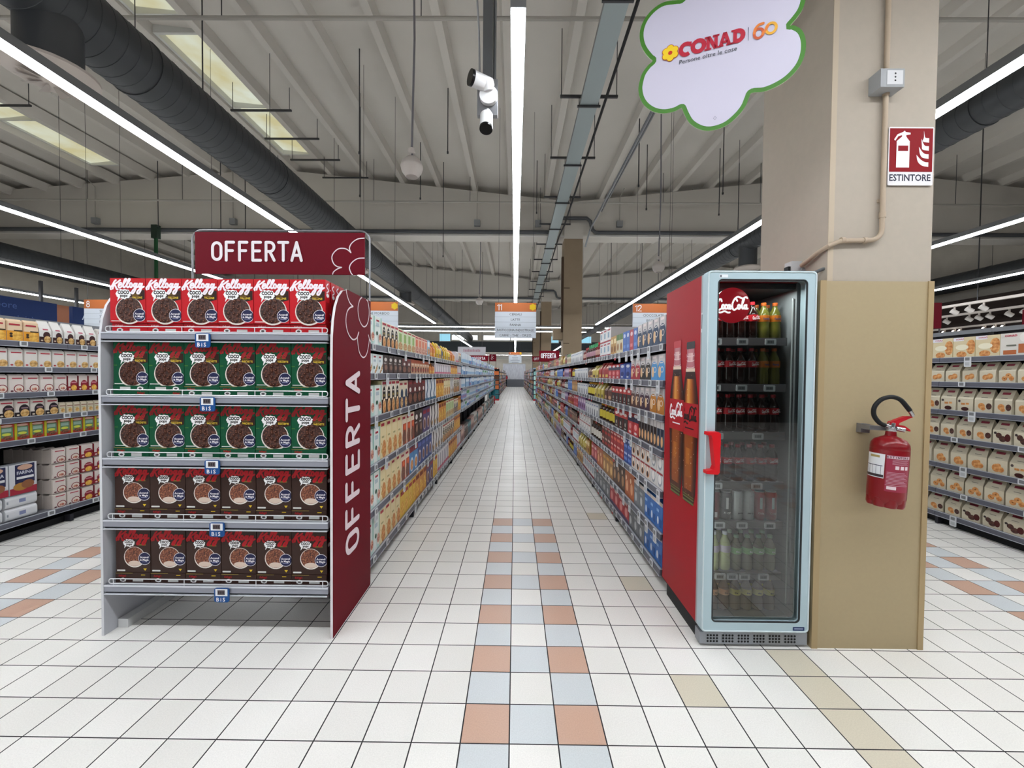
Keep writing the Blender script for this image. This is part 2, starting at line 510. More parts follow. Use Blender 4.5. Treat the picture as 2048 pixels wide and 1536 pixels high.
for k in range(-4, 4):
    where = {-4: 'fourth aisle to the left', -3: 'third aisle to the left', -2: 'second aisle to the left', -1: 'aisle just left of the centre', 0: 'central aisle', 1: 'aisle just right of the centre', 2: 'second aisle to the right', 3: 'third aisle to the right', 4: 'fourth aisle to the right'}[k]
    y0 = 2.42 if k == 0 else 1.0
    led(k * AIS, (y0 + 17.1) / 2, 17.1 - y0, 'y', 'long white LED strip lamp above the ' + where, 'LED strips over the aisles')
    if abs(k) < 3:
        led(k * AIS, 30, 15.5, 'y', 'LED strip lamp beyond the cross passage, above the ' + where, 'LED strips beyond the cross passage')
for j, y in enumerate((18.3, 20.1)):
    led(-3.5, y, 14, 'x', ('nearer' if j == 0 else 'farther') + ' crosswise LED strip lamp over the far cross passage', 'crosswise LED strips')
    led(9.5, y, 11, 'x', ('nearer' if j == 0 else 'farther') + ' crosswise LED strip lamp behind the brown pillar', 'crosswise LED strips')
for j, y in enumerate((0.75, -3.6)):
    led(0, y, 24, 'x', ['crosswise LED strip lamp overhead in the front passage', 'crosswise LED strip lamp far behind in the front passage'][j], 'crosswise LED strips', FRONTM)

led(0, 48.6, 26, 'x', 'added crosswise LED strip brightening the far end before the grey curtain', 'crosswise LED strips', FRONTM)  # added lamp, lifts the otherwise dark far end
led(0, 44.0, 26, 'x', 'added crosswise LED strip brightening the far aisle in front of the dark bulkhead', 'crosswise LED strips', FRONTM)  # second added lamp, extra light for the back of the hall

# ------------------------------------------------------------------ things under the roof
def duct(x, z, r, y0, y1, label, diffusers=()):
    o = empty('air_duct', (x, y0, z))
    n = int((y1 - y0) / 0.16)
    pts, rad = [], []
    for i in range(n):
        y = i * 0.16
        for dy, rr in ((0, r), (.145, r), (.148, r + .005), (.157, r + .005)):
            pts.append((0, y + dy, 0)); rad.append(rr)
    place('spiral_pipe', MB().tube(pts, rad, DUCT_M, 28, smooth=True), o)
    for i in range(int((y1 - y0) / 3)):
        yy = 1.5 + 3 * i
        place('hanger_band', MB().tube([(0, yy, 0), (0, yy + .03, 0)], r + .012, DUCT_M, 28).tube([(0, yy + .015, r), (0, yy + .015, 8.1 - z)], .006, RODM, 5), o)
    for yy, s in diffusers:
        d = place('outlet_drop', MB().lathe([(s, -r - .42), (s, 0)], M('#5d5f62', 0.45, 0.8), 28), o, (0, yy - y0, 0))
        g = MB().lathe([(s * .35, -.11), (s * 1.0, -.10), (s * 1.5, -.03), (s * 1.5, .0), (s * 1.02, .03)], M('#b5aba3', 0.5), 28)
        for k in range(10):
            a = 2 * pi * k / 10
            g.add([(s * .3 * cos(a), s * .3 * sin(a), -.115), (s * .98 * cos(a - .1), s * .98 * sin(a - .1), -.115), (s * .98 * cos(a + .25), s * .98 * sin(a + .25), -.15), (s * .3 * cos(a + .3), s * .3 * sin(a + .3), -.125)], [(0, 1, 2, 3)], M('#a1978f', 0.5))
        place('swirl_diffuser', g, o, (0, yy - y0, -r - .43))
    return tag(o, label, 'duct')
duct(-5.13, 5.6, .38, -2, 46, 'big grey spiral duct over the left aisle with a round drop outlet', ((4.5, .27), (13.0, .27), (19, .27)))
duct(-16.9, 5.3, .4, 2, 40, 'grey spiral duct far over the blue fascia')
duct(6.2, 5.1, .237, -2, 46, 'slim grey spiral duct passing behind the big beige pillar', ((11.0, .22),))
duct(17.9, 5.4, .36, 2, 40, 'grey spiral duct above the dark brown wall')

# cable tray with its hangers
o = empty('cable_tray', (1.245, 2, 6.22))
place('tray', MB().box(-.155, 0, -.01, .155, 44, .0, M('#9ba5a6', 0.45, 0.3)).box(-.155, 0, 0, -.145, 44, .07, STEEL).box(.145, 0, 0, .155, 44, .07, STEEL), o)
hb = MB().box(-.5, -.02, .12, .5, .02, .16, RODM).box(-.2, -.015, -.045, .2, .015, -.012, RODM)
for sx, z1 in ((-.48, 1.3), (.48, 1.3)): hb.tube([(sx, 0, .14), (sx, 0, z1)], .008, RODM, 6)
for sx in (-.17, .17): hb.tube([(sx, 0, -.03), (sx, 0, .14)], .007, RODM, 6)
hm = hb.mesh('hanger_frame')
for i in range(13): place('hanger_frame', hm, o, (0, 1.2 + 2.0 * i, 0))
tag(o, 'pale steel cable tray hung lengthwise to the right of the central strip lamp', 'cable tray')
tag(place('power_cable', MB().tube([(1.52, 2, 6.27), (1.52, 13.0, 6.25), (1.46, 14, 6.24), (1.5, 24, 6.24), (1.5, 40, 6.24)], .025, M('#1d1d1f', 0.6), 8)), 'thick black cable running beside the pale cable tray', 'cable')
tag(place('ceiling_conduit', MB().tube([(2.45, 3, 6.3), (2.45, 13.6, 6.35), (2.36, 14.0, 5.9)], .03, STEEL, 8).tube([(2.53, 3, 6.35), (2.53, 12.2, 6.38)], .022, STEEL, 8)), 'pair of grey conduits leading to the top of the brown pillar', 'conduit')
for y, z, w in ((6.4, 7.0, 'over the near skylights'), (13.2, 7.05, 'close before the first beam')):
    mb = MB().tube([(-20, y, z), (18.9, y, z)], .03, M('#a9a59d', 0.5), 8)
    for i in range(12):
        x = -17 + 3.1 * i
        mb.tube([(x, y, z), (x, y, zrib(x) + GAP)], .008, RODM, 5)
    tag(place('sprinkler_pipe', mb), 'thin white pipe running crosswise under the ribs ' + w, 'pipe')
for y in (14.105, 26.1):
    pts = [(-19.5, y, 6.42), (1.2, y, 6.42), (1.32, y, 6.5), (1.4, y, 6.8), (1.52, y, 6.9), (2.42, y, 6.9), (2.54, y, 6.8), (2.62, y, 6.5), (2.75, y, 6.42), (18.5, y, 6.42)]
    tag(place('cable_trunking', MB().tube(pts, .065, M('#55575a', 0.5), 8)), 'dark cable trunking along the ' + ('first' if y < 20 else 'second') + ' concrete beam, looping over the pillar', 'cable')
# junction boxes and little conduits on the beams
for i, (x, y, w) in enumerate(((0.75, 14.15, 'beside the cable tray'), (3.55, 14.15, 'to the right of the brown pillar'), (-1.35, 14.15, 'left of the central lamp'), (-14.6, 14.15, 'at the far left'), (-9.8, 14.15, 'above the red offer board'))):
    mb = MB().box(x - .1, y - .09, 6.62, x + .1, y + .05, 6.82, M('#8d8f90', 0.5)).tube([(x, y - .03, 6.8), (x, y - .03, zrib(x) - .05), (x + .05, y - .4, zrib(x) + .1)], .014, M('#a9a59d', 0.5), 6)
    tag(place('junction_box', mb), 'small grey junction box on the concrete beam ' + w, 'electrical box', 'boxes on the beam')
# drop rods left over from older lamps
rods = [(-3.9, 10.2, 5.9), (-3.3, 8.6, 6.1), (-2.7, 11.5, 6.4), (-1.6, 9.5, 6.6), (-5.9, 7.7, 6.3), (2.9, 9.8, 6.0), (3.6, 11.4, 6.1), (4.4, 12.6, 5.7), (5.2, 10.4, 6.1), (5.9, 12.0, 6.2), (7.0, 13.0, 5.6), (-7.9, 11.9, 5.5), (-9.2, 12.7, 5.7), (-11.6, 13.2, 6.2), (0.6, 12.2, 6.3), (3.9, 16.8, 4.6), (5.4, 17.6, 4.4), (6.6, 19.0, 4.6), (-6.4, 17.5, 4.7), (-9.9, 18.5, 4.9), (-12.2, 19.0, 4.9), (-2.3, 12.9, 5.2), (11.5, 12.0, 5.6), (9.3, 11.0, 5.9)]
for i, (x, y, z) in enumerate(rods):
    mb = MB().tube([(x, y, zrib(x) + GAP + .03), (x, y, z)], .012, RODM, 6).tube([(x, y, z), (x, y, z + .05)], .022, RODM, 6)
    tag(place('drop_rod', mb), '%s of the bare steel drop rods hanging from the ribbed roof, nearest first' % nth(i + 1), 'rod', 'bare rods under the roof')
for x, y, z0 in ((-6.3, 10.1, 7.95), (-6.2, 11.3, 7.95), (-6.1, 12.4, 7.95), (-5.6, 13.4, 7.9), (-12.4, 9.8, 7.85)):
    mb = MB().box(x - .75, y - .02, z0 - .02, x + .75, y + .02, z0 + .02, RODM)
    for s in (-.7, .7): mb.tube([(x + s, y, z0), (x + s, y, zrib(x + s) + GAP)], .008, RODM, 5)
    tag(place('strut_rail', mb), nth(int(y * 10) % 7 + 1) + ' dark strut rail hung under the stained skylight', 'bracket', 'strut rails under the skylights')

# round pendant loudspeakers
def speaker(x, y, z, r, label):
    o = empty('pendant_speaker', (x, y, z))
    W = M('#c4bcb6', 0.5)
    place('shell', MB().lathe([(.01, -r * .93), (r * .55, -r * .86), (r * .9, -r * .4), (r, 0), (r * .99, r * .12), (r * .98, r * .14), (r * .85, r * .5), (r * .5, r * .83), (.02, r * .95)], W, 24), o)
    place('grille', MB().lathe([(.01, -r * .96), (r * .5, -r * .9), (r * .52, -r * .86)], M('#a79f99', 0.6), 24), o)
    place('ceiling_cup', MB().lathe([(r * .3, r * 1.2), (r * .34, r * 1.25), (r * .3, r * 1.65), (r * .1, r * 1.75)], W, 16), o)
    place('cable', MB().tube([(0, 0, r * .9), (.01, 0, r * 1.4), (0, 0, r * 1.7), (.03, 0, 1.6), (.0, 0, zrib(x) + GAP + .01 - z)], .014, M('#77757a', 0.6), 7), o)
    tag(o, label, 'loudspeaker', 'pendant loudspeakers')
speaker(-1.33, 5.2, 4.12, .14, 'white egg-shaped loudspeaker hanging left of the camera pole')
speaker(3.3, 9.5, 4.03, .14, 'white egg-shaped loudspeaker hanging above the red cooler')
speaker(-1.33, 15.0, 4.2, .14, 'small white loudspeaker hanging left of the number eleven sign')
speaker(2.45, 16.5, 3.85, .14, 'small white loudspeaker hanging beside the brown pillar')
speaker(-0.35, 34, 5.3, .3, 'upper pale globe in front of the dark bulkhead')

# surveillance cameras on their pole
o = empty('camera_mount', (-.22, 3.05, 3.55))
W = M('#d9d9da', 0.4); K = M('#0c0c0e', 0.25)
place('pole', MB().box(-.035, -.035, .1, .035, .035, 4.2, M('#6f7174', 0.4, 0.7)).tube([(.05, 0, .0), (.05, 0, 4.2)], .012, STEEL, 8).tube([(-.06, .02, .1), (-.07, .02, .5), (-.12, .02, 1.3), (-.14, .02, 4.2)], .008, M('#9a9a9c'), 6), o)
place('mounting_plate', MB().box(-.075, -.02, -.14, .075, .02, .12, M('#9a9ca0', 0.3, 0.8)), o)
tag(o, 'square steel ceiling pole with a galvanised plate carrying two cameras', 'bracket')
o = empty('surveillance_camera', (-.24, 2.99, 3.57))
place('bracket', MB().tube([(.03, 0, -.035), (.03, .035, -.035)], .066, W, 22).tube([(.03, .0, -.01), (.02, -.02, .04)], .035, W, 14), o)
c = MB().tube([(.05, .03, .035), (.04, .02, .037), (-.085, -.055, .04)], [.03, .05, .052], W, 22)
place('housing', c, o)
place('lens_window', MB().tube([(-.08, -.052, .04), (-.098, -.063, .0405)], .0535, K, 22), o)
tag(o, 'upper white camera on the ceiling pole pointing to the left', 'security camera')
o = empty('surveillance_camera', (-.225, 3.0, 3.31))
place('housing', MB().tube([(0, .02, .09), (0, -.02, -.02)], .047, W, 20), o)
place('lens_window', MB().tube([(0, -.02, -.02), (0, -.0255, -.036)], .048, K, 20), o)
place('bracket', MB().tube([(0, .03, .1), (0, .03, .13)], .03, STEEL, 12), o)
tag(o, 'lower small white camera hanging under the ceiling pole, aimed down', 'security camera')

# ------------------------------------------------------------------ aisle signs
ORG, YEL = M('#b9693a', 0.5), M('#d9b81c', 0.5)
SIGNW = M('#cfd6df', 0.45)
INK = M('#30333a', 0.6)
def flower(mb, cx, cy, r, d, petal=YEL, rim=None, heart=None, n=6):
    for k in range(n):
        a = 2 * pi * k / n + pi / 2
        if rim: mb.ell(cx + r * .6 * cos(a), cy + r * .6 * sin(a), r * .48, r * .48, rim, d + .0001 * k, 14)
    for k in range(n):
        a = 2 * pi * k / n + pi / 2
        mb.ell(cx + r * .6 * cos(a), cy + r * .6 * sin(a), r * .40, r * .40, petal, d + .0008 + .0001 * k, 14)
    mb.ell(cx, cy, r * .5, r * .5, petal, d + .0015, 14)
    if heart: mb.ell(cx, cy, r * .26, r * .26, heart, d + .002, 14)
DIG = {'1': [[(.02, .74), (.26, .97), (.26, .03)]], '2': [[(.04, .76)] + arc(.3, .72, .25, .25, 150, -20, 10) + [(.05, .04), (.56, .04)]],
       '0': [arc(.3, .5, .26, .47, 90, 450, 18)], '8': [arc(.3, .75, .2, .22, -90, 270, 14), arc(.3, .27, .25, .24, 90, 450, 14)], '7': [[(.04, .96), (.54, .96), (.2, .03)]]}
def digits(mb, t, x, y, h, m, d):
    for ch in t:
        for st in DIG[ch]:
            d += .0002
            mb.ribbon([(x + a * h, y + b * h) for a, b in st], h * .13, m, d)
        x += h * (.42 if ch == '1' else .72)
def aisle_sign(cx, y, num, rows, label, s=1.0, zt=3.27):
    o = empty('aisle_sign', (cx, y, zt - .86 * s))
    w, h = 1.01 * s, .86 * s
    mb = MB().box(-w / 2, 0, 0, w / 2, .02, h, SIGNW).frame((0, -.002, 0), (1, 0, 0), (0, 0, 1))
    mb.rect(-w / 2, h * .745, w / 2, h, ORG, 0)
    digits(mb, num, -w / 2 + .06 * s, h * .785, .15 * s, M('#e8e8ea'), .001)
    flower(mb, w / 2 - .085 * s, h * .88, .085 * s, .001)
    for i in range(5):
        y0 = h * .745 * (4 - i) / 5
        mb.rect(-w / 2, y0, w / 2, y0 + .006 * s, M('#9aa2ad'), .0005)
        if i < len(rows): (mb.text(rows[i], 0, y0 + .036 * s, .056 * s, INK, .001, 'c', 0, wmax=.9 * s) if rows[i][0] != '#' else mb.rect(-.03 * len(rows[i]), y0 + .04 * s, .03 * len(rows[i]), y0 + .075 * s, M('#7d838c'), .001))
    place('panel', mb, o)
    for sx in (-.42 * s, .42 * s):
        place('suspension_wire', MB().tube([(sx, .01, h), (sx, .01, zrib(cx + sx) + GAP + .01 - zt + h)], .004, RODM, 5), o)
    tag(o, label, 'sign', 'hanging aisle signs')
aisle_sign(0, 10, '11', ["CEREALI", "LATTE", "PANNA", "PASTICCERIA INDUSTRIALE", "CAFFE' - THE' - ORZO"], 'hanging aisle sign with orange header number eleven over the central aisle')
aisle_sign(3.37, 10, '12', ['CIOCCOLATE', 'BISCOTTI'], 'hanging aisle sign with orange header number twelve beside the red cooler')
aisle_sign(-3.39, 10, '10', ['PANE MORBIDO'], 'hanging aisle sign with yellow flower partly behind the red offer panel')
aisle_sign(-10.15, 10, '8', ['SUGHI', 'SPEZIE', 'PASTA'], 'hanging aisle sign with orange header number eight beside the blue fascia')
aisle_sign(0, 32, '7', ['####', '########', '#######', '############', '#########'], 'small far aisle sign hanging beyond the number eleven sign', 1.0, 3.3)

# blue fascia of the counters far at the left
BLUE = M('#0d2658', 0.6)
def fascia(y0, y1, label, texts):
    o = empty('counter_fascia', (-12.8, y0, 2.75))
    mb = MB().box(-.1, 0, 0, 0, y1 - y0, .62, BLUE).frame((0.002, 0, 0), (0, 1, 0), (0, 0, 1))
    for t, yy, zz, h, sh in texts: mb.text(t, yy, zz, h, M('#3f568c' if h < .18 else '#b9c4da', 0.6), .001, 'l', 0.0, sh)
    place('board', mb, o)
    for yy in (.2, y1 - y0 - .3):
        place('support', MB().box(-.16, yy, -2.75, -.1, yy + .06, 1.2, RODM), o)
    tag(o, label, 'fascia board', 'blue boards over the far counters')
fascia(8.2, 11.3, 'long dark blue board with pale lettering above the flour shelf', [('Sapore', 1.55, .34, .16, 0), ('e la Bontinità', 1.35, .02, .16, 0)])
fascia(11.7, 14.2, 'second dark blue board with script lettering beside aisle sign eight', [('Fr', .25, .27, .2, .4), ('esco', .66, .27, .14, .4)])
tag(place('orange_wall_board', MB().box(-14.6, 10.2, 3.05, -14.5, 13.4, 3.6, M('#7d4c33', 0.6)).box(-14.5, 11.7, 3.0, -14.4, 11.8, 3.6, M('#20232c'))), 'orange-brown board glimpsed above the blue fascia', 'board')
# green pole over the cereal display
mb = MB().tube([(-12.3, 13.9, 0), (-12.3, 13.9, 6.35)], .055, M('#1f4a2c', 0.5), 10).box(-12.4, 13.82, 6.05, -12.2, 13.98, 6.5, M('#2c3a30'))
tag(place('green_pole', mb), 'dark green steel pole rising behind the red cereal boxes', 'pole')
# spotlight tracks on the brown wall side
def track(x, ys, label, on):
    o = empty('spotlight_track', (x, 0, 3.35))
    place('track_bar', MB().box(-.04, 4, -.03, .04, 22, .03, M('#cdc4bd', 0.5)), o)
    place('suspension_wire', MB().tube([(0, 9.9, .03), (0, 9.9, 4.2)], .012, RODM, 5), o)
    h = MB().tube([(0, 0, -.03), (0, 0, -.13)], .02, M('#cdc4bd'), 8).tube([(-.055, .03, -.12), (.05, -.025, -.2)], .055, M('#d8d2cd', 0.4), 14)
    if on: h.tube([(-.057, .031, -.119), (-.068, .037, -.111)], .046, emit_mat('spot_glow', '#fff6e8', 8), 14)
    hm = h.mesh('spot_head')
    for y in ys: place('spot_head', hm, o, (0, y, 0))
    tag(o, label, 'light track', 'spotlight tracks before the brown wall')
track(11.1, (10.4, 10.06, 9.76), 'upper white spotlight track with three heads, right of the big pillar', False)
track(12.8, (12.2, 11.6, 11.36, 11.1, 10.67, 10.35), 'middle white spotlight track with six heads, right of the big pillar', False)
track(16.0, (15.3, 14.95, 14.75, 14.0, 13.7, 13.46), 'lowest spotlight track with lit heads, right of the big pillar', True)

# ------------------------------------------------------------------ red offer display
RED = M('#66091b', 0.6, 0, 0, .12)
WHITE = M('#e9e6ea', 0.5)
STROKES = {  # letters in a box .62 wide, 1 high
    'O': [arc(.31, .69, .25, .25, 0, 180, 10) + arc(.31, .31, .25, .25, 180, 360, 10) + [(.56, .69)]],
    'F': [[(.08, .03), (.08, .97)], [(.08, .97), (.52, .97)], [(.08, .53), (.45, .53)]],
    'E': [[(.08, .03), (.08, .97)], [(.08, .97), (.54, .97)], [(.08, .52), (.48, .52)], [(.08, .03), (.54, .03)]],
    'R': [[(.08, .03), (.08, .97)], [(.08, .97), (.3, .97)] + arc(.3, .73, .25, .24, 90, -90, 10) + [(.08, .49)], [(.3, .49), (.56, .03)]],
    'T': [[(.31, .03), (.31, .97)], [(.04, .97), (.58, .97)]],
    'A': [[(.03, .03), (.31, .97)], [(.31, .97), (.59, .03)], [(.12, .3), (.5, .3)]],
}
def strokes(mb, s, x, y, h, m, d, wx=1.0, th=.13, gap=.2):
    for ch in s:
        for st in STROKES[ch]:
            d += .0002
            mb.ribbon([(x + a * h * wx, y + b * h) for a, b in st], th * h, m, d)
        x += (.62 + gap) * h * wx
    return x
disp = empty('offer_display', (0, 0, 0))
GREY = M('#b3b4ba', 0.5)
edge = [(2.262, 0), (2.262, 1.55), (2.266, 1.70), (2.28, 1.80), (2.305, 1.88), (2.345, 1.945), (2.40, 1.99), (2.47, 2.01), (2.86, 2.01), (2.86, 0)]
mb = MB().frame((-1.018, 0, 0), (0, 1, 0), (0, 0, 1)).prism(edge, -.014, 0, RED, M('#d9d4d6', 0.5))
WL = M('#e2d3d8', 0.5)
d = .002
mb.ribbon(spline([(2.442, 2.006), (2.45, 1.984), (2.469, 1.957), (2.5, 1.934), (2.544, 1.922)]), .009, WL, d)
mb.ribbon(spline([(2.544, 1.922), (2.492, 1.904), (2.453, 1.872), (2.437, 1.826), (2.446, 1.781), (2.476, 1.743), (2.524, 1.719), (2.561, 1.717), (2.598, 1.729), (2.624, 1.751), (2.637, 1.771)]), .009, WL, d)
mb.ribbon(spline([(2.637, 1.771), (2.616, 1.737), (2.624, 1.694), (2.642, 1.65), (2.68, 1.62), (2.726, 1.612), (2.775, 1.635), (2.81, 1.69), (2.825, 1.74), (2.811, 1.769)]), .009, WL, d)
mb.ribbon([(2.811, 1.769), (2.831, 1.743), (2.858, 1.723)], .009, WL, d)
mb.ribbon(spline([(2.691, 2.006), (2.651, 1.98), (2.624, 1.922), (2.642, 1.861), (2.687, 1.826), (2.733, 1.818), (2.781, 1.838), (2.816, 1.885), (2.823, 1.944), (2.801, 1.994), (2.776, 2.006)]), .009, WL, d)
mb.frame((-1.018, 2.655, 0), (0, 0, 1), (0, -1, 0))
strokes(mb, 'OFFERTA', .385, 0.015, .205, WL, .002, wx=.99, th=.17)
place('side_panel', mb, disp)['label'] = 'red side panel with white OFFERTA lettering'
mb = MB().frame((-2.322, 0, 0), (0, 1, 0), (0, 0, 1)).prism(edge, -.014, 0, GREY, M('#c9cace', 0.5))
place('side_panel', mb, disp)['label'] = 'plain grey side panel'
place('back_panel', MB().box(-2.322, 2.82, .16, -1.032, 2.85, 2.0, M('#a3a4a9', 0.5)), disp)
place('base_strip', MB().box(-2.318, 2.34, 0, -2.26, 2.82, .05, M('#c8c8c8', 0.5)), disp)
SHZ = [1.722, 1.367, 1.014, .662, .29]
RAILM = M('#8f919b', 0.4, 0.25)
LIP = M('#c9ccd4', 0.35, 0.2)
sm = MB().box(-2.318, 2.285, -.012, -1.034, 2.815, 0, M('#9a9ba1', 0.4, 0.3)).mesh('shelf')
rm = MB().box(-2.318, 2.262, -.036, -1.045, 2.285, 0, RAILM).box(-2.318, 2.259, -.006, -1.045, 2.266, .002, LIP).box(-2.318, 2.259, -.052, -1.05, 2.285, -.047, LIP).box(-2.318, 2.272, -.047, -1.05, 2.285, -.036, M('#26262c')).mesh('price_rail')
wg = MB()
loop = rrect(-2.30, .006, -1.05, .034, .012, 4)
wg.tube([(x, 2.272, z) for x, z in loop] + [(loop[0][0], 2.272, loop[0][1])], .0028, M('#d5d6da', 0.3, 0.3), 6)
for x in (-2.275, -1.87, -1.46, -1.08): wg.tube([(x, 2.272, .0), (x, 2.272, .034)], .0025, M('#d5d6da', 0.3, 0.3), 6)
wm = wg.mesh('wire_guard')
TB, TS = M('#174a86', 0.4), M('#dfe2e6', 0.4)
tg = MB().frame((0, 0, 0), (1, 0, 0), (0, 0, 1))
tg.prism(rrect(-.042, -.04, .042, .04, .012), 0, .006, TB)
tg.rect(-.034, -.004, .034, .036, TS, .0068)
tg.rect(-.022, .003, .02, .03, M('#5d5358', 0.4), .0074)
for i in range(3): tg.rect(-.018 + .012 * i, .009, -.010 + .012 * i, .024, M('#2c2529'), .008)
tg.text('B', -.021, -.034, .021, WHITE, .0072, 'c', .02).text('i', -.003, -.034, .021, WHITE, .0072, 'c', .02).text('S', .014, -.034, .021, WHITE, .0072, 'c', .02)
tgm = tg.mesh('price_tag')
for i, z in enumerate(SHZ):
    sh = place('shelf', sm, disp, (0, 0, z))
    place('price_rail', rm, sh); place('wire_guard', wm, sh)
    p = place('price_tag', tgm, sh, (-1.737 + .024 * i, 2.256, -.042))
hf = rrect(-2.285, 1.2, -1.03, 2.505, .07, 6)
place('header_frame', MB().tube([(x, 2.875, z) for x, z in hf[6:] if z > 1.3] , .0065, M('#8f9195', 0.4, 0.5), 8).tube([(-2.285, 2.875, 1.2), (-2.285, 2.875, 2.44)], .0065, M('#8f9195', 0.4, 0.5), 8).tube([(-1.03, 2.875, 1.2), (-1.03, 2.875, 2.44)], .0065, M('#8f9195', 0.4, 0.5), 8), disp)
mb = MB().box(-2.255, 2.86, 2.195, -1.06, 2.87, 2.487, RED, front=RED).frame((-2.255, 2.859, 2.195), (1, 0, 0), (0, 0, 1))
strokes(mb, 'OFFERTA', .118, .092, .133, WHITE, .001, wx=.90, th=.15, gap=.165)
def hp(l): return spline([((x - 690) / 1180 * 1.195, (380 - y) / 300 * .292) for x, y in l])
for l in ([(1867, 118), (1820, 125), (1780, 155), (1765, 190), (1775, 222)], [(1775, 222), (1740, 195), (1690, 195), (1655, 225), (1643, 260), (1655, 300), (1680, 322), (1710, 328)], [(1710, 328), (1680, 340), (1655, 360), (1648, 378)], [(1867, 260), (1820, 265), (1780, 295), (1765, 330), (1775, 365), (1785, 379)]):
    mb.ribbon(hp(l), .007, WL, .001)
place('header_board', mb, disp)
tag(disp, 'grey and red end-of-aisle offer display with five shelves and an OFFERTA header', 'display rack')

# cereal boxes on it
KEL = [[(.03, .10), (.02, .16), (.07, .24), (.13, .38), (.17, .43)], [(.07, .22), (.11, .30), (.08, .12)], [(.29, .43), (.22, .36), (.13, .27), (.16, .21), (.19, .11), (.22, .10)],
       [(.24, .24), (.31, .27), (.32, .33), (.27, .32), (.24, .22), (.27, .16), (.33, .20)], [(.33, .20), (.42, .36), (.46, .46), (.42, .46), (.37, .26), (.39, .17), (.44, .21)],
       [(.43, .20), (.52, .36), (.56, .46), (.52, .46), (.47, .26), (.49, .17), (.53, .20)], arc(.585, .25, .035, .075, 60, 420, 12),
       [(.73, .30), (.69, .31), (.66, .24), (.69, .18), (.74, .29)], [(.75, .31), (.70, .08), (.64, -.04), (.60, -.02), (.66, .10), (.78, .20)],
       [(.87, .29), (.83, .31), (.80, .23), (.83, .17), (.88, .28)], [(.89, .31), (.86, .10), (.80, -.04), (.75, -.02), (.81, .10), (.94, .20)]]
def splat(cx, cy, r, seed):
    rr = random.Random(seed); o = []
    for i in range(22):
        a = 2 * pi * i / 22
        k = (1.06 if i % 2 else .93) * (1 + .16 * rr.random())
        o.append((cx + r * 1.12 * k * cos(a), cy + r * .72 * k * sin(a)))
    return o
BW, BH, BD = .2, .249, .055
def cereal_front(mb, base, logo, food, word2, big):
    W_, H_ = BW, BH
    X = lambda u: u * W_
    Y = lambda v: v * H_
    d1, d2, d3, d4 = .0006, .0012, .0018, .0024
    if big:
        mb.poly([(X(.52), Y(.50)), (X(.60), Y(.735)), (X(.985), Y(.735)), (X(.985), Y(.53)), (X(.7), Y(.47))], M('#2c1610'), d1)
        for i in range(4): mb.rect(X(.62), Y(.70 - .035 * i), X(.86 - .05 * (i % 2)), Y(.715 - .035 * i), M('#7c5f22'), d2)
        mb.text(word2, X(.78), Y(.545), Y(.042), M('#d8b93a'), d2, 'c', .02, wmax=X(.3))
    else:
        mb.rect(X(.66), Y(.63), X(.88), Y(.665), M('#6b5a22'), d2)
    kp = [[(X(a * 1.03), Y(.685) + b * W_ * .78) for a, b in spline(s, 4)] for s in KEL]
    for i, s in enumerate(kp): mb.ribbon(s, X(.050), logo, d2 + .00004 * i)
    cx, cy, r = X(.39), Y(.645 if big else .69), X(.18 if big else .14)
    mb.poly(splat(cx, cy, r, 3), M('#ececec'), d3)
    mb.poly([(cx - r * .9, cy - r * .55), (cx - r * .5, cy - r * .5), (cx - r * 1.0, cy - r * 1.15)], M('#ececec'), d3)
    mb.text('COCO', cx, cy + r * .0, r * .5, M('#120d0d'), d4, 'c', .05, wmax=r * 1.8)
    mb.text('pops', cx + r * .05, cy - r * .46, r * .42, M('#1d1616'), d4, 'c', .04, wmax=r * 1.5)
    bx, by, br = X(.54), Y(.315 if big else .36), X(.37 if big else .29)
    if big and food == 'cocoa': by = Y(.27)
    mb.ell(bx, by, br * 1.06, br * 1.04, M('#d8d0c8'), d1, 26)
    mb.ell(bx, by + br * .04, br * .98, br * .96, food, d2, 26)
    rr = random.Random(5)
    if big:
        for i in range(26):
            a, q = rr.random() * 2 * pi, br * .82 * math.sqrt(rr.random())
            mb.ell(bx + q * cos(a), by + q * sin(a), br * .13, br * .13, M(('#33180f', '#452417', '#2a120b')[i % 3], .35), d2 + .0002 + .00001 * i, 9)
            mb.ell(bx + q * cos(a) - br * .04, by + q * sin(a) + br * .05, br * .045, br * .04, M('#7d5848'), d2 + .0005, 7)
    mb.ell(bx, by - br * .62, br * .62, br * .26, M('#cdb9aa') if not big else M('#b8a79c'), d2 + .00002 if not big else d1 + .0001, 16)
    # navy round seal
    sx, sy, sr = X(.84), Y(.25 if big else .33), X(.17)
    if big and food == 'cocoa': sy = Y(.17)
    ok = lambda pts: [(min(a, W_ * .995), b) for a, b in pts]
    mb.poly(ok(arc(sx, sy, sr * 1.08, sr * 1.08, 0, 345, 23)), M('#d9d6dc'), d3)
    mb.poly(ok(arc(sx, sy, sr, sr, 0, 345, 23)), M('#1e2145'), d3 + .0003)
    mb.text('Accendi', sx - sr * .05, sy + sr * .08, sr * .32, WHITE, d4, 'c', .02, .15, wmax=sr * 1.6)
    mb.text('la Magia', sx - sr * .05, sy - sr * .36, sr * .32, WHITE, d4, 'c', .02, .15, wmax=sr * 1.6)
    mb.rect(sx - sr * .5, sy - sr * .58, sx + sr * .5, sy - sr * .50, M('#8f93b8'), d4)
    if not (big and food == 'cocoa'):
        mb.poly(rrect(X(.03), Y(.03), X(.27), Y(.065), Y(.012), 2), M('#cfd0cc'), d2)
    if not big: mb.poly([(X(.80), Y(.10)), (X(.90), Y(.10)), (X(.85), Y(.045))], M('#cfae2a'), d3)
    else: mb.rect(X(.03), Y(.028), X(.3), Y(.045), M('#c9ccc8'), d2)
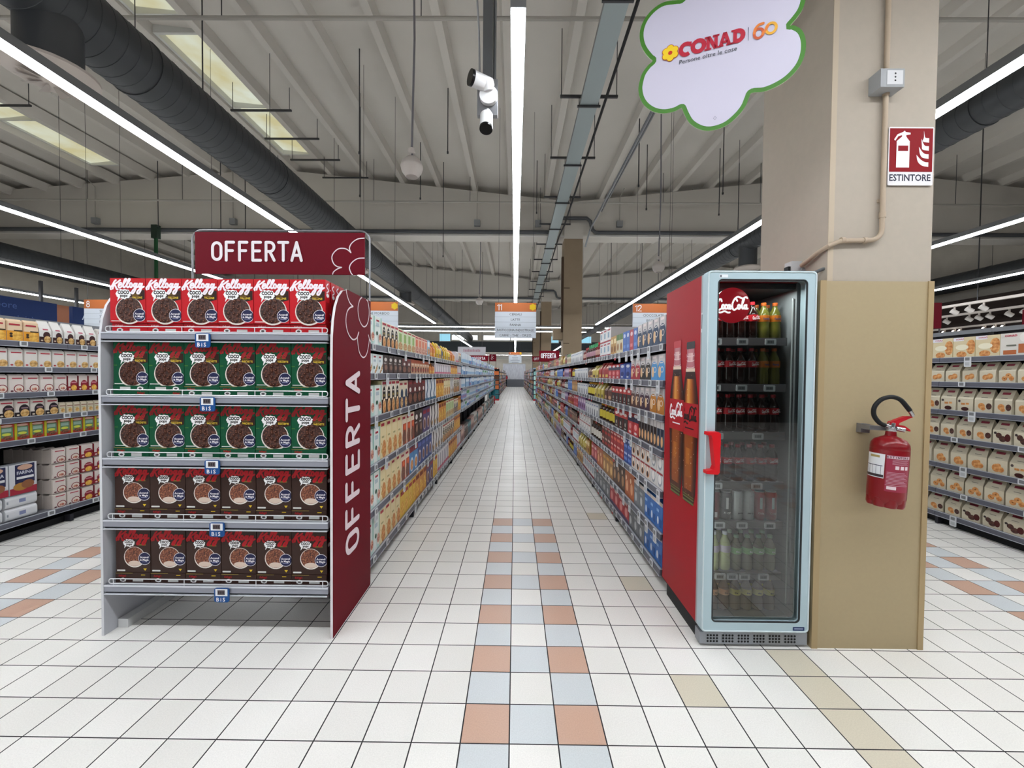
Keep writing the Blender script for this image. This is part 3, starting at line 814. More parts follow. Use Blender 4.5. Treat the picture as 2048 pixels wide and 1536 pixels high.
STY = {'red': ('#b3141f', M('#eadfe6'), 'cocoa', 'PALLINE', True), 'green': ('#0d4a30', M('#8f1d22'), 'cocoa', 'BARCHETTE', True), 'brown': ('#33201a', M('#a5161f'), 'flakes', '', False)}
BOX = {}
for k, (bc, lc, food, w2, big) in STY.items():
    m = M(bc, .38)
    mb = MB().box(-BW / 2, 0, 0, BW / 2, BD, BH, m).frame((-BW / 2, 0, 0), (1, 0, 0), (0, 0, 1))
    cereal_front(mb, m, lc, 'cocoa' if k != 'brown' else 'flakes', w2, big)
    if k == 'green': mb.rect(.0, BH * .45, BW * .1, BH * .47, M('#3d6b2d'), .0006)
    mb.frame((BW / 2, 0, 0), (0, 1, 0), (0, 0, 1))
    mb.ribbon(spline([(BD * .6, BH * .93), (BD * .25, BH * .86), (BD * .7, BH * .78), (BD * .3, BH * .72)]), .008, lc, .0006)
    mb.poly(splat(BD * .5, BH * .66, .014, 4), M('#e6e6e6'), .0006)
    mb.rect(BD * .15, BH * .1, BD * .85, BH * .5, M({'red': '#8d1018', 'green': '#0a3b27', 'brown': '#281914'}[k]), .0005)
    BOX[k] = mb.mesh('cereal_box')
    for flip in (False, True):
        w, h, dd = BW, .056, .27
        mb = MB().box(-w / 2, 0, 0, w / 2, dd, h, m).frame((-w / 2, 0, 0), (1, 0, 0), (0, 0, 1))
        f = (lambda u: 1 - u) if flip else (lambda u: u)
        g = (lambda v: 1 - v) if flip else (lambda v: v)
        lt = M('#a5161f') if k != 'red' else M('#c9a9ad')
        y0 = min(g(.62), g(.82)) * h
        mb.text("Kellogg's", w * f(.2), y0, h * .2, lt, .0006, 'c', .02, .3, wmax=w * .22)
        mb.poly(splat(w * f(.22), h * g(.28), w * .075, 8), M('#d9d9d9'), .0006)
        mb.ell(w * f(.22), h * g(.28), w * .05, w * .028, M('#4c4646'), .0012, 12)
        a, b = sorted((f(.5), f(.8))); c, e = sorted((g(.12), g(.42)))
        mb.rect(w * a, h * c, w * b, h * e, M('#b9bab8'), .0006)
        if k == 'brown': mb.rect(w * .74, h * .76, w * .86, h * .84, M('#c9a92a'), .0006)
        if k != 'red' and not flip: mb.rect(0, h * .955, w * .5, h * .99, M('#a8934c'), .0006)
        BOX[k + ('f' if flip else 'l')] = mb.mesh('cereal_box')
ROWK = ['red', 'green', 'green', 'brown', 'brown']
DESC = {'red': 'red box of cocoa ball cereal', 'green': 'green box of cocoa cereal', 'brown': 'brown box of cocoa flake cereal'}
for r, (z, k) in enumerate(zip(SHZ, ROWK)):
    sh = ['top', 'second', 'third', 'fourth', 'bottom'][r]
    for c in range(6):
        x = -2.288 + .2035 * (c + .5)
        col = nth(c + 1)
        o = place('cereal_box', BOX[k], None, (x, 2.30 if r else 2.286, z + .0575), random.uniform(-.012, .012))
        tag(o, f'{DESC[k]} standing {col} from the grey panel, {sh} display shelf', 'cereal box', f'cereal boxes standing on the {sh} display shelf')
        fl = 'f' if (r == 1 and c < 2) else 'l'
        o = place('cereal_box', BOX[k + fl], None, (x, 2.296, z + .0005))
        tag(o, f'{DESC[k]} lying flat under the {col} standing box, {sh} display shelf', 'cereal box', f'cereal boxes lying on the {sh} display shelf')
        if r == 0:
            for q in range(3):
                o = place('cereal_box', BOX[k], None, (x, 2.30 + .0585 * (q + 1), z + .0575))
                tag(o, f'{DESC[k]} in column {word(c + 1)}, {["second", "third", "fourth"][q]} in depth, top display shelf', 'cereal box', 'cereal boxes in depth on the top display shelf')

# ------------------------------------------------------------------ drinks cooler
COKE = [[(.17, .70), (.145, .80), (.09, .77), (.045, .56), (.04, .36), (.085, .26), (.17, .34)], [(.085, .26), (.05, .18), (.14, .13), (.26, .20), (.36, .13), (.42, .14)],
        arc(.215, .42, .034, .11, 0, 360, 12), [(.325, .50), (.30, .53), (.275, .44), (.285, .32), (.335, .34)], arc(.385, .42, .032, .10, 0, 360, 12), [(.42, .52), (.418, .33), (.45, .32)],
        [(.45, .43), (.49, .47)], [(.64, .72), (.60, .83), (.54, .76), (.495, .56), (.50, .36), (.55, .26), (.64, .36)], [(.56, .82), (.66, .93), (.80, .84), (.90, .92), (.94, .86)],
        arc(.695, .42, .036, .11, 0, 360, 12), [(.75, .40), (.82, .66), (.845, .82), (.815, .80), (.785, .50), (.80, .33), (.84, .36)], arc(.885, .42, .034, .10, 0, 360, 12), [(.922, .52), (.92, .33), (.96, .34)]]
def coke(mb, x, y, w, h, m, d, th=.05):
    for s in COKE:
        d += .00008
        mb.ribbon([(x + a * w, y + b * h) for a, b in (spline(s, 3) if len(s) < 9 else s)], th * w, m, d)
fr = empty('drinks_cooler', (0, 0, 0))
CR = M('#9a0a1a', 0.4, 0, 0, .12)
INT = M('#6b6e70', 0.5)
DARK = M('#3a3c3e', 0.5)
x0, x1, y0, y1 = 1.045, 1.64, 2.287, 2.83
place('cabinet', MB().box(x0, y0 + .02, .1, x0 + .035, y1, 2.07, CR).box(x1 - .035, y0 + .02, .1, x1, y1, 2.07, CR).box(x0 + .035, y1 - .035, .1, x1 - .035, y1, 2.07, CR, front=DARK)
      .box(x0 + .035, y0 + .02, 2.035, x1 - .035, y1 - .035, 2.07, CR).box(x0 + .035, y0 + .02, .1, x1 - .035, y1 - .035, .125, INT)
      .box(x0, y0, .1, x0 + .04, y0 + .02, 2.07, M('#9b9da0', .4, .4)).box(x1 - .04, y0, .1, x1, y0 + .02, 2.07, M('#9b9da0', .4, .4)), fr)
place('inner_liner', MB().box(x0 + .036, y0 + .02, .126, x0 + .042, y1 - .04, 2.03, M('#85898b', .45)).box(x1 - .06, y0 + .019, .126, x1 - .034, y1 - .04, 2.034, M('#85898b', .45))
      .box(x0 + .042, y1 - .042, .126, x1 - .06, y1 - .036, 2.03, M('#4a4d50', .5)).box(x0 + .042, y0 + .03, 2.0, x1 - .06, y1 - .05, 2.03, DARK), fr)
# printed bottles on the side
pf = (x0 - .0006, 2.83, 0)
mb = MB().frame(pf, (0, -1, 0), (0, 0, 1))
PROF = [(.0, .060), (.03, .080), (.08, .092), (.16, .098), (.24, .100), (.34, .104), (.42, .112), (.47, .116), (.56, .117), (.62, .112), (.70, .096), (.77, .076), (.83, .060), (.875, .052), (.90, .050), (.905, .056), (.925, .056), (.93, .049), (.955, .050)]
def bottle_print(cy, zb, H, capc, txt, dd, clip=None):
    def P(k, lo, hi, dx=0):
        ps = [(z, w) for z, w in PROF if lo <= z <= hi]
        R = [(cy + dx + w * k, zb + z * H) for z, w in ps]; L = [(cy + dx - w * k, zb + z * H) for z, w in reversed(ps)]
        return R + L
    mb.poly(P(1, 0, .83), M('#2a0f0a', .35), dd)
    for i, (k, lo, hi, dx, c_) in enumerate(((.86, .02, .82, 0, '#38140b'), (.74, .03, .81, 0, '#4a1c0c'), (.62, .05, .81, -.004, '#6b2e0e'), (.5, .07, .80, -.008, '#8a4412'), (.38, .46, .80, -.012, '#a85c1c'), (.26, .50, .79, -.016, '#bd7228'), (.14, .53, .78, -.02, '#cf9046'), (.36, .12, .40, -.01, '#94501a'), (.22, .17, .38, -.014, '#aa6422'))):
        mb.poly(P(k, lo, hi, dx), M(c_, .35), dd + .0001 + .00005 * i)
    for z0, z1 in ((.004, .016), (.028, .036), (.045, .05)):
        mb.rect(cy - .075, zb + z0 * H, cy + .075, zb + z1 * H, M('#5d6a34', .35), dd + .0005)
    mb.poly(P(1, .83, .955), M('#a8606a', .3), dd + .0002)
    mb.poly(P(.55, .83, .955), M('#b56d74', .3), dd + .0003)
    mb.poly(P(.35, .85, .95, .012), M('#dcb4b4', .3), dd + .0004)
    mb.poly(P(.12, .835, .95, -.022), M('#e4cccc', .3), dd + .0005)
    for zz in (.845, .885, .915): mb.ribbon(arc(cy, zb + zz * H, .05, .006, 180, 360, 8), .004, M('#e0c4c4', .3), dd + .0006)
    mb.rect(cy - .062, zb + .815 * H, cy + .062, zb + .835 * H, M('#dcc8b4', .3), dd + .0004)
    mb.poly(P(1.0, .42, .62), M('#a91522', .4), dd + .0006)
    coke(mb, cy - .112, zb + .475 * H, .215, .13, txt, dd + .0008, .055)
    mb.rect(cy - .06, zb + .46 * H, cy + .06, zb + .468 * H, txt, dd + .0008)
    mb.poly(rrect(cy - .058, zb + .955 * H, cy + .058, zb + 1.0 * H, .01, 3), capc, dd + .0004)
    rr = random.Random(int(cy * 1000))
    for i in range(60):
        z = rr.uniform(.05, .8); w = .085 if z < .7 else .05
        if .41 < z < .63: continue
        q = rr.uniform(.001, .003)
        mb.ell(cy + rr.uniform(-w, w), zb + z * H, q, q * 1.5, M(('#d9b48a', '#1c0a06', '#e8d2b8')[i % 3], .3), dd + .0007, 6)
bottle_print(2.83 - 2.43, .745, .965, M('#241f22', .4), M('#2c1214', .4), .0002)
bottle_print(2.83 - 2.625, .745, .985, M('#b5303a', .4), WHITE, .0014)
place('bottle_decal', mb, fr)['label'] = 'printed picture of two cola bottles'
# door
DF = M('#a9bdc4', 0.4)
door = MB().frame((0, 2.285, 0), (1, 0, 0), (0, 0, 1))
out, inn = rrect(1.042, .09, 1.636, 2.08, .022, 5), rrect(1.102, .147, 1.584, 2.032, .022, 5)
n = len(out)
F = lambda p, yy: (p[0], yy, p[1])
vs = [F(p, 2.23) for p in out] + [F(p, 2.23) for p in inn] + [F(p, 2.283) for p in out] + [F(p, 2.283) for p in inn]
fs = []
for i in range(n):
    j = (i + 1) % n
    fs += [(i, j, n + j, n + i), (2 * n + j, 2 * n + i, 3 * n + i, 3 * n + j), (i, 2 * n + i, 2 * n + j, j), (n + i, n + j, 3 * n + j, 3 * n + i)]
door.add(vs, fs, DF)
dr = place('door', door, fr)
def loopw(mbb, pts, r, m, yy): mbb.tube([F(p, yy) for p in pts] + [F(pts[0], yy)], r, m, 6)
g = MB(); loopw(g, rrect(1.048, .096, 1.63, 2.074, .02, 5), .004, M('#c6d2d5', .3), 2.229); loopw(g, inn, .005, M('#2a2c2e', .5), 2.233)
place('gasket', g, dr)
place('glass_pane', MB().add([F(p, 2.25) for p in inn], [tuple(range(len(inn)))], glass_mat()), dr)['label'] = 'clear glass pane with reflections'
HR = M('#c8101c', 0.3)
hp_ = [(1.032, 1.205), (1.092, 1.205), (1.103, 1.195), (1.1, .985), (1.09, .975), (1.03, .978), (1.03, .995), (1.066, 1.0), (1.075, 1.02), (1.066, 1.09), (1.058, 1.17), (1.05, 1.188), (1.03, 1.188)]
h = MB().frame((.008, 2.23, 0), (1, 0, 0), (0, 0, 1)).prism(hp_, 0.0, .042, HR)
place('handle', h, dr)['label'] = 'bright red bow handle'
place('maker_badge', MB().frame((0, 2.2295, 0), (1, 0, 0), (0, 0, 1)).poly(rrect(1.548, .103, 1.612, .124, .003, 2), M('#22335c'), .001).rect(1.556, .11, 1.604, .117, M('#8892ad'), .0015), dr)
place('sticker', MB().frame((0, 2.2295, 0), (1, 0, 0), (0, 0, 1)).rect(1.106, 2.042, 1.152, 2.058, M('#dfe3e6'), .001).rect(1.108, 2.044, 1.118, 2.056, M('#6c7078'), .0015), dr)
# plinth
gm = MB().box(1.042, 2.24, .016, 1.636, 2.3, .083, M('#8e9196', .4, .5)).box(1.06, 2.28, 0, 1.64, 2.78, .1, M('#1c1d1f', .6)).frame((0, 2.239, 0), (1, 0, 0), (0, 0, 1))
for b in range(6):
    for c in range(4):
        for r in range(3):
            gm.ell(1.085 + b * .086 + c * .0172, .032 + r * .0165, .0063, .0063, M('#151517'), .0006, 10)
place('base_grille', gm, fr)
place('side_label', MB().frame((1.0446, 2.3, 0), (0, -1, 0), (0, 0, 1)).rect(0, 1.75, .035, 1.86, M('#c6c9cc'), .001).rect(.006, 1.77, .029, 1.85, M('#55585c'), .0014), fr)
place('hanging_rail', MB().tube([(1.571, 2.325, .2), (1.571, 2.325, 1.95)], .004, M('#b5bab9', .4), 8), fr)
# brand disc behind the glass
dm = MB().frame((1.204, 2.275, 1.9), (1, 0, 0), (0, 0, 1))
dm.prism(arc(0, 0, .098, .098, 0, 351, 39), -.012, 0, M('#8a0f1c', .35, 0, .9), M('#b04a50', .3))
dm.frame((1.204, 2.2745, 1.9), (1, 0, 0), (0, 0, 1))
coke(dm, -.092, -.055, .182, .11, M('#f2f2f4', .4, 0, 1.4), .001, .052)
place('logo_disc', dm, fr)['label'] = 'round red disc with white cola lettering'
FZ = [1.722, 1.457, 1.180, .891, .663, .363]
TAGX = [(1.15, 1.30, 1.46), (1.15, 1.30, 1.46), (1.17, 1.40), (1.17, 1.40), (1.11, 1.19, 1.32, 1.48), (1.12, 1.2, 1.27, 1.34, 1.45)]
fs_ = MB().box(1.088, 2.36, -.008, 1.557, 2.77, 0, M('#8d9193', .4, .4)).mesh('shelf')
frl = MB().box(1.088, 2.345, -.038, 1.557, 2.36, .006, M('#6a6668', .35, .3)).mesh('price_rail')
ft = MB().frame((0, 0, 0), (1, 0, 0), (0, 0, 1)).prism(rrect(-.031, -.018, .031, .018, .006, 3), 0, .006, M('#c8cbcd', .35)).rect(-.022, -.011, .018, .011, M('#85888a', .4), .0068)
for i in range(4): ft.rect(-.019 + .009 * i, -.006, -.013 + .009 * i, .006, M('#4c4f52'), .0074)
ftm = ft.mesh('price_tag')
for z, tx in zip(FZ, TAGX):
    s_ = place('shelf', fs_, fr, (0, 0, z)); place('price_rail', frl, s_)
    for x in tx: place('price_tag', ftm, s_, (x, 2.344, -.018))
tag(fr, 'tall red drinks cooler with a pale blue glass door and bottle picture on its side', 'refrigerator')
li = bpy.data.lights.new('cooler_lamp', 'AREA'); li.shape = 'RECTANGLE'; li.size = .4; li.size_y = .03; li.energy = 2.5; li.color = (.95, 1, 1)
lo = bpy.data.objects.new('cooler_lamp', li); COL.objects.link(lo); lo.parent = fr; lo.location = (1.32, 2.33, 1.99)
li2 = bpy.data.lights.new('cooler_fill_light', 'AREA'); li2.shape = 'RECTANGLE'; li2.size = .02; li2.size_y = 1.7; li2.energy = 2.6; li2.color = (.95, 1, 1)  # added fill light, brightens the bottles and cans inside
lo2 = bpy.data.objects.new('cooler_fill_light', li2); COL.objects.link(lo2); lo2.parent = fr; lo2.location = (1.084, 2.315, 1.05)
lo2.rotation_euler = (radians(90), 0, radians(-50))

# what stands in the cooler
def bottle_mesh(body, liq_top, label, cap, r, h, txt=None, logo=None):
    pr = [(r * .82, 0), (r, h * .03), (r, h * .30), (r * .92, h * .38), (r, h * .46), (r, h * .64), (r * .86, h * .73), (r * .5, h * .84), (r * .38, h * .90), (r * .38, h * .92)]
    b = MB().lathe(pr, M(body, .12), 18)
    c = MB().lathe([(r * .44, h * .915), (r * .45, h * .995), (r * .40, h)], M(cap, .4), 16)
    l = MB().lathe([(r * 1.005, h * .475), (r * 1.015, h * .48), (r * 1.015, h * .645), (r * .97, h * .65)], M(label, .4), 18)
    if logo:
        l.frame((-r * .75, -r * 1.03, h * .50), (1, 0, 0), (0, 0, 1))
        coke(l, 0, 0, r * 1.5, h * .12, M('#d8b9bb'), .0008, .07)
    if txt:
        l.frame((0, -r * 1.03, h * .53), (1, 0, 0), (0, 0, 1)).text(txt[0], 0, 0, h * .05, M(txt[1]), .0008, 'c', .03, wmax=r * 1.5)
    return b.mesh('bottle_body'), c.mesh('cap'), l.mesh('label_band')
def can_mesh(col, r, h, txt=None, band=None):
    b = MB().lathe([(r * .86, 0), (r, h * .05), (r, h * .90), (r * .84, h * .97)], M(col, .3, .35), 18)
    b.frame((0, -r * 1.005, 0), (1, 0, 0), (0, 0, 1))
    if txt: b.text(txt[0], 0, h * .22, h * .07, M(txt[1]), .001, 'c', .02, wmax=r * 1.2)
    if band: b.rect(-r * .5, h * .1, r * .3, h * .28, M(band), .001)
    b.rect(-r * .25, h * .4, r * .2, h * .8, M('#c9c9c9' if not band else '#a8a8a8', .4), .0012) if txt else None
    t = MB().lathe([(r * .84, h * .97), (r * .86, h), (r * .7, h * .985)], M('#b9bcbe', .3, .8), 18)
    return b.mesh('can_body'), t.mesh('can_lid')
COLA = bottle_mesh('#1d0d0a', 0, '#a81a24', '#8d1620', .0315, .22, None, True)
COLA2 = bottle_mesh('#1a0c09', 0, '#a81a24', '#8d1620', .0315, .215, None, True)
FANTA = bottle_mesh('#54531f', 0, '#a85c18', '#9a4814', .032, .215, ('Fanta', '#2b3a66'))
BLUEB = bottle_mesh('#3f7fa5', 0, '#c9cdd2', '#dfe2e4', .032, .225)
PALE = bottle_mesh('#b9c08a', 0, '#c9bfc8', '#dfe2e4', .032, .225)
GRN = bottle_mesh('#7f8066', 0, '#8fbf7c', '#8fb08a', .031, .205, ('the', '#e8f0e0'))
LEM = bottle_mesh('#6a5a48', 0, '#c9bf55', '#cfc24a', .031, .19, ('the', '#4d4a1c'))
PEA = bottle_mesh('#5d4238', 0, '#bd8560', '#c78a62', .031, .19, ('the', '#5a2c1c'))
REDCAN, DKCAN, WHCAN, BLKCAN = can_mesh('#a3303a', .032, .168, ('Cola', '#d9b0b0')), can_mesh('#651019', .032, .168, None, '#b9a9a9'), can_mesh('#c8cccb', .032, .168, ('zero', '#4d4d50')), can_mesh('#3a3c3e', .032, .165, ('71 CP', '#d9d9d9'))
ROWS = [
    (FZ[0], [('bottle', 'dark cola bottle with red label', COLA)] * 5 + [('bottle', 'yellow-green soda bottle with orange label', FANTA)] * 2),
    (FZ[1], [('bottle', 'dark cola bottle with red label', COLA2)] * 5 + [('bottle', 'yellow-green soda bottle with orange label', FANTA)] * 2),
    (FZ[2], [('bottle', 'dark cola bottle with red label', COLA)] * 7),
    (FZ[3], [('bottle', 'dark cola bottle with red label', COLA2)] * 7),
    (FZ[4], [('can', 'dark red and blue drink can', DKCAN)] * 2 + [('can', 'dark grey drink can', BLKCAN)] + [('can', 'silver-white drink can', WHCAN)] * 2 + [('can', 'bright red drink can', REDCAN)] * 2),
    (FZ[5], [('bottle', 'blue sports drink bottle', BLUEB)] + [('bottle', 'pale yellow sports drink bottle', PALE)] * 2 + [('bottle', 'tea bottle with light green label', GRN)] * 4),
    (.126, [('bottle', 'peach tea bottle with orange cap', PEA)] * 3 + [('bottle', 'lemon tea bottle with yellow cap', LEM)] * 4),
]
SHN = ['top', 'second', 'third', 'fourth', 'fifth', 'sixth', 'bottom']
for r, (z, row) in enumerate(ROWS):
    for c, (kind, desc, ms) in enumerate(row):
        for dpt in range(2):
            nm = 'drink_bottle' if kind == 'bottle' else 'drink_can'
            o = empty(nm, (1.122 + .0665 * c, 2.405 + .075 * dpt, z + .0005), random.uniform(-.5, .5) if dpt else random.uniform(-.25, .25))
            for m_, pn in zip(ms, ('bottle_body', 'cap', 'label_band') if kind == 'bottle' else ('can_body', 'lid')): place(pn, m_, o)
            wh = 'behind' if dpt else 'in front'
            tag(o, f'{desc}, {nth(c + 1)} from the handle side, {wh}, {SHN[r]} cooler level', kind, f'drinks on the {SHN[r]} level of the cooler')

# ------------------------------------------------------------------ things on the pillar
ex = empty('fire_extinguisher', (1.944, 2.129, .85))
ex.scale = (.885, .885, .885)
ex.rotation_euler = (0, radians(3.0), 0)
ER = M('#780914', 0.28, 0, 0, .4)
R_ = .09
place('cylinder', MB().lathe([(R_ * .82, 0.0), (R_ * .97, .02), (R_, .05), (R_, .315), (R_ * .985, .32), (R_ * .985, .325), (R_, .33), (R_ * .96, .355), (R_ * .8, .378), (R_ * .5, .392), (R_ * .3, .40), (R_ * .27, .43)], ER, 32), ex)
sk = MB()
for k in range(8):
    a = 2 * pi * k / 8 + .4
    sk.lathe([(.012, -.016), (.03, -.012), (.036, .004), (.036, .04)], ER, 12, (R_ * .62 * cos(a), R_ * .62 * sin(a), 0))
place('foot_skirt', sk, ex)
def curved(mb, a0, a1, z0, z1, m, rr):
    n = 10
    a0, a1 = ((221 + (q - 257) * 76 / 68) if a0 > 255 else (150 + (q - 198) * 67 / 54) for q in (a0, a1))
    vs = []
    for i in range(n + 1):
        a = radians(a0 + (a1 - a0) * i / n)
        for z in (z0, z1): vs.append((rr * cos(a), rr * sin(a), z))
    mb.add(vs, [(2 * i, 2 * i + 2, 2 * i + 3, 2 * i + 1) for i in range(n)], m, True)
lb = MB()
curved(lb, 198, 252, .155, .295, M('#d5d6da', .4), R_ + .0008)
curved(lb, 199, 251, .16, .175, M('#3a2f33', .4), R_ + .0014)
curved(lb, 212, 240, .272, .285, M('#a08a5a', .4), R_ + .0014)
for a in (202, 212, 222, 232, 244): curved(lb, a, a + .9, .175, .225, M('#3a3d52', .4), R_ + .0014)
curved(lb, 201, 248, .224, .228, M('#3a3d52', .4), R_ + .0014)
place('inspection_label', lb, ex)['label'] = 'white inspection label with columns'
lb = MB()
curved(lb, 257, 325, .085, .295, M('#8f3044', .4), R_ + .0008)
curved(lb, 258, 324, .275, .292, M('#c7a9b2', .4), R_ + .0014)
for i in range(9): curved(lb, 260, 320 - 6 * (i % 3), .13 + .008 * i, .133 + .008 * i, M('#b98a98', .4), R_ + .0014)
for a in (280, 294, 308): curved(lb, a, a + 10, .215, .235, M('#d9c5cb', .4), R_ + .0014)
for i in range(5): curved(lb, 272, 318 - 4 * (i % 2), .243 + .006 * i, .245 + .006 * i, M('#b98a98', .4), R_ + .0014)
curved(lb, 262, 286, .098, .116, M('#d9c5cb', .4), R_ + .0014); curved(lb, 258, 324, .121, .123, M('#c7a9b2', .4), R_ + .0014)
for i, ch in enumerate('ESTINTORE'):
    a = radians(225 + 7.4 * i)
    lb.frame(((R_ + .0012) * cos(a), (R_ + .0012) * sin(a), .2785), (-sin(a), cos(a), 0), (0, 0, 1)).text(ch, 0, 0, .0105, M('#3a1a24'), .0012, 'c', .03)
place('instruction_label', lb, ex)['label'] = 'dark red instruction label reading ESTINTORE'
CHR = M('#b5b5b8', .25, .9)
place('valve', MB().lathe([(.024, .425), (.027, .43), (.027, .445), (.018, .45), (.018, .475), (.01, .48)], CHR, 16).tube([(0, 0, .452), (-.05, -.01, .46)], .013, CHR, 12).tube([(.01, -.02, .445), (.045, -.035, .44)], .014, CHR, 12), ex)
place('carry_lever', MB().frame((0, -.012, 0), (1, 0, 0), (0, 0, 1)).prism([(-.018, .468), (.0, .455), (.03, .455), (.034, .478), (.098, .512), (.108, .512), (.104, .522), (.07, .52), (.02, .497), (-.014, .482)], -.024, 0, M('#b31a26', .3)), ex)
place('squeeze_lever', MB().frame((0, -.01, 0), (1, 0, 0), (0, 0, 1)).prism([(.02, .455), (.06, .452), (.098, .432), (.106, .434), (.1, .444), (.066, .464), (.02, .468)], -.02, 0, M('#b31a26', .3)), ex)
hose = spline([(-.05, -.01, .46), (-.085, -.012, .475), (-.118, -.012, .515), (-.12, -.014, .565), (-.085, -.016, .61), (-.03, -.018, .628), (.02, -.02, .615), (.06, -.022, .575), (.078, -.022, .555)], 6)
place('hose', MB().tube(hose, .0125, M('#151618', .55), 12), ex)['label'] = 'black rubber hose bent in an arch'
place('nozzle', MB().tube([(.074, -.022, .56), (.096, -.022, .528), (.1, -.022, .522)], [.011, .010, .006], CHR, 12), ex)
place('wall_bracket', MB().box(-.1, .09, .40, -.045, .125, .455, M('#8a8a8e', .35, .7)).box(-.1, .03, .425, .02, .09, .45, M('#8a8a8e', .35, .7)), ex)
tag(ex, 'red fire extinguisher with black hose hung on the beige pillar cladding', 'fire extinguisher')

fsn = empty('fire_sign', (2.012, 2.249, 2.55))
mb = MB().frame((0, 0, 0), (1, 0, 0), (0, 0, 1)).prism(rrect(0, 0, .242, .312, .006, 2), 0, .004, M('#d9d6d8', .4))
SR = M('#820814', .55, 0, 0, .1)
mb.rect(.005, .072, .237, .305, SR, .0046)
mb.text('ESTINTORE', .119, .024, .034, M('#22243c'), .0046, 'c', .022, wmax=.222)
ext = [(.042, .095), (.112, .095), (.112, .235), (.098, .252), (.092, .262), (.092, .268), (.115, .272), (.115, .281), (.09, .284), (.083, .292), (.076, .285), (.045, .272), (.028, .245), (.034, .238), (.05, .262), (.07, .268), (.07, .26), (.058, .250), (.042, .236)]
mb.poly(ext, M('#e6e3e6', .45), .0052)
mb.rect(.05, .183, .104, .212, SR, .0058)
for i in range(4):
    zz = .095 + i * .043; sx = .006 * i
    t = .012 * i
    fl_ = [(.215, zz + .004), (.215, zz + .028)] + spline([(.215, zz + .028), (.195, zz + .030), (.172 + t * .5, zz + .044), (.150 + t, zz + .068)], 4)[1:] + spline([(.150 + t, zz + .068), (.158 + t * .8, zz + .032), (.182, zz + .010), (.215, zz + .004)], 4)[1:-1]
    mb.poly(fl_, M('#e6e3e6', .45), .0052 + .0002 * i)
place('sign_plate', mb, fsn)
tag(fsn, 'red and white fire sign reading ESTINTORE on the big beige pillar', 'sign')

CO = M('#aa9986', .55)
mb = MB().tube([(1.98, 2.235, 6.7), (1.98, 2.235, 2.31)] + [(1.98 - .06 + .06 * cos(a), 2.235, 2.31 - .06 * sin(a)) for a in (pi / 8, pi / 4, 3 * pi / 8, pi / 2)] + [(1.76, 2.235, 2.245), (1.70, 2.24, 2.22), (1.685, 2.3, 2.2), (1.68, 2.42, 2.16)], .0125, CO, 10)
for z in (2.37, 3.02): mb.tube([(1.98, 2.235, z), (1.98, 2.235, z + .03)], .016, CO, 10)
for x in (1.76, 1.88): mb.tube([(x, 2.235, 2.248), (x + .02, 2.235, 2.249)], .016, CO, 10)
mb.box(1.965, 2.245, 2.46, 2.0, 2.256, 2.475, CO)
tag(place('wall_conduit', mb), 'beige plastic conduit running down the big pillar and bending towards the cooler', 'conduit')
so = empty('power_socket', (1.965, 2.255, 3.03))
place('box_body', MB().box(-.062, -.075, 0, .062, 0, .095, M('#9a9c9e', .45)), so)
place('socket_face', MB().frame((0, -.0755, 0), (1, 0, 0), (0, 0, 1)).rect(-.03, .012, .052, .085, M('#c8c8ca', .4), .001).ell(.012, .068, .005, .005, M('#2a2a2c'), .002, 8).ell(.012, .05, .005, .005, M('#2a2a2c'), .002, 8).ell(.012, .032, .005, .005, M('#2a2a2c'), .002, 8), so)
tag(so, 'grey surface socket box high on the big pillar above the fire sign', 'socket')
so = empty('power_socket', (1.665, 2.47, 2.125))
so.scale = (.62, .62, .75)
place('box_body', MB().box(-.05, -.05, 0, .05, .05, .09, M('#b9babb', .45)).tube([(.03, -.05, .02), (.07, -.05, .0)], .03, M('#8d8f91'), 12), so)
place('plug', MB().box(-.075, -.04, .0, -.05, .02, .05, M('#121214', .5)).tube([(-.062, -.01, 0), (-.07, -.01, -.06)], .012, M('#121214', .5), 8), so)
tag(so, 'grey socket box with a black plug above the cooler, on the pillar side', 'socket')
tag(place('cable_gland', MB().tube([(1.66, 2.3, 2.085), (1.70, 2.28, 2.105), (1.735, 2.27, 2.11)], .009, M('#5a5c5e'), 8)), 'small dark cable clamp on top of the cooler by the pillar', 'cable clamp')

# ------------------------------------------------------------------ cloud sign
cs = empty('cloud_sign', (1.09, 2.02, 3.16), radians(20.8) * -1)
GRNM = M('#3a6f20', 0.5)
raw = [(-0.297, 0.264), (-0.361, 0.274), (-0.411, 0.258), (-0.451, 0.224), (-0.473, 0.183), (-0.48, 0.137), (-0.472, 0.087), (-0.453, 0.045), (-0.427, 0.006), (-0.413, -0.011), (-0.437, -0.029), (-0.465, -0.064), (-0.479, -0.113), (-0.481, -0.15), (-0.47, -0.196), (-0.444, -0.239), (-0.402, -0.275), (-0.352, -0.294), (-0.303, -0.295), (-0.273, -0.286), (-0.266, -0.29), (-0.253, -0.324), (-0.229, -0.37), (-0.19, -0.406), (-0.148, -0.425), (-0.102, -0.427), (-0.056, -0.414), (-0.012, -0.381), (0.018, -0.344), (0.034, -0.304), (0.045, -0.284), (0.094, -0.29), (0.149, -0.278), (0.198, -0.252), (0.237, -0.21), (0.256, -0.164), (0.261, -0.114), (0.254, -0.07), (0.238, -0.037), (0.209, -0.012), (0.197, -0.01), (0.22, 0.015), (0.244, 0.05), (0.256, 0.1), (.25, .15), (.22, .195), (.17, .23), (.125, .235), (.115, .30), (.06, .37), (-.03, .41), (-.12, .40), (-.2, .36), (-.25, .30), (-.275, .262)]
co = spline(raw, 4, True)
inn_ = []
for i in range(len(co)):
    (ax, ay), (bx, by) = co[i - 2], co[(i + 2) % len(co)]
    q = math.hypot(bx - ax, by - ay) or 1
    inn_.append((co[i][0] - (by - ay) / q * .020, co[i][1] + (bx - ax) / q * .020))
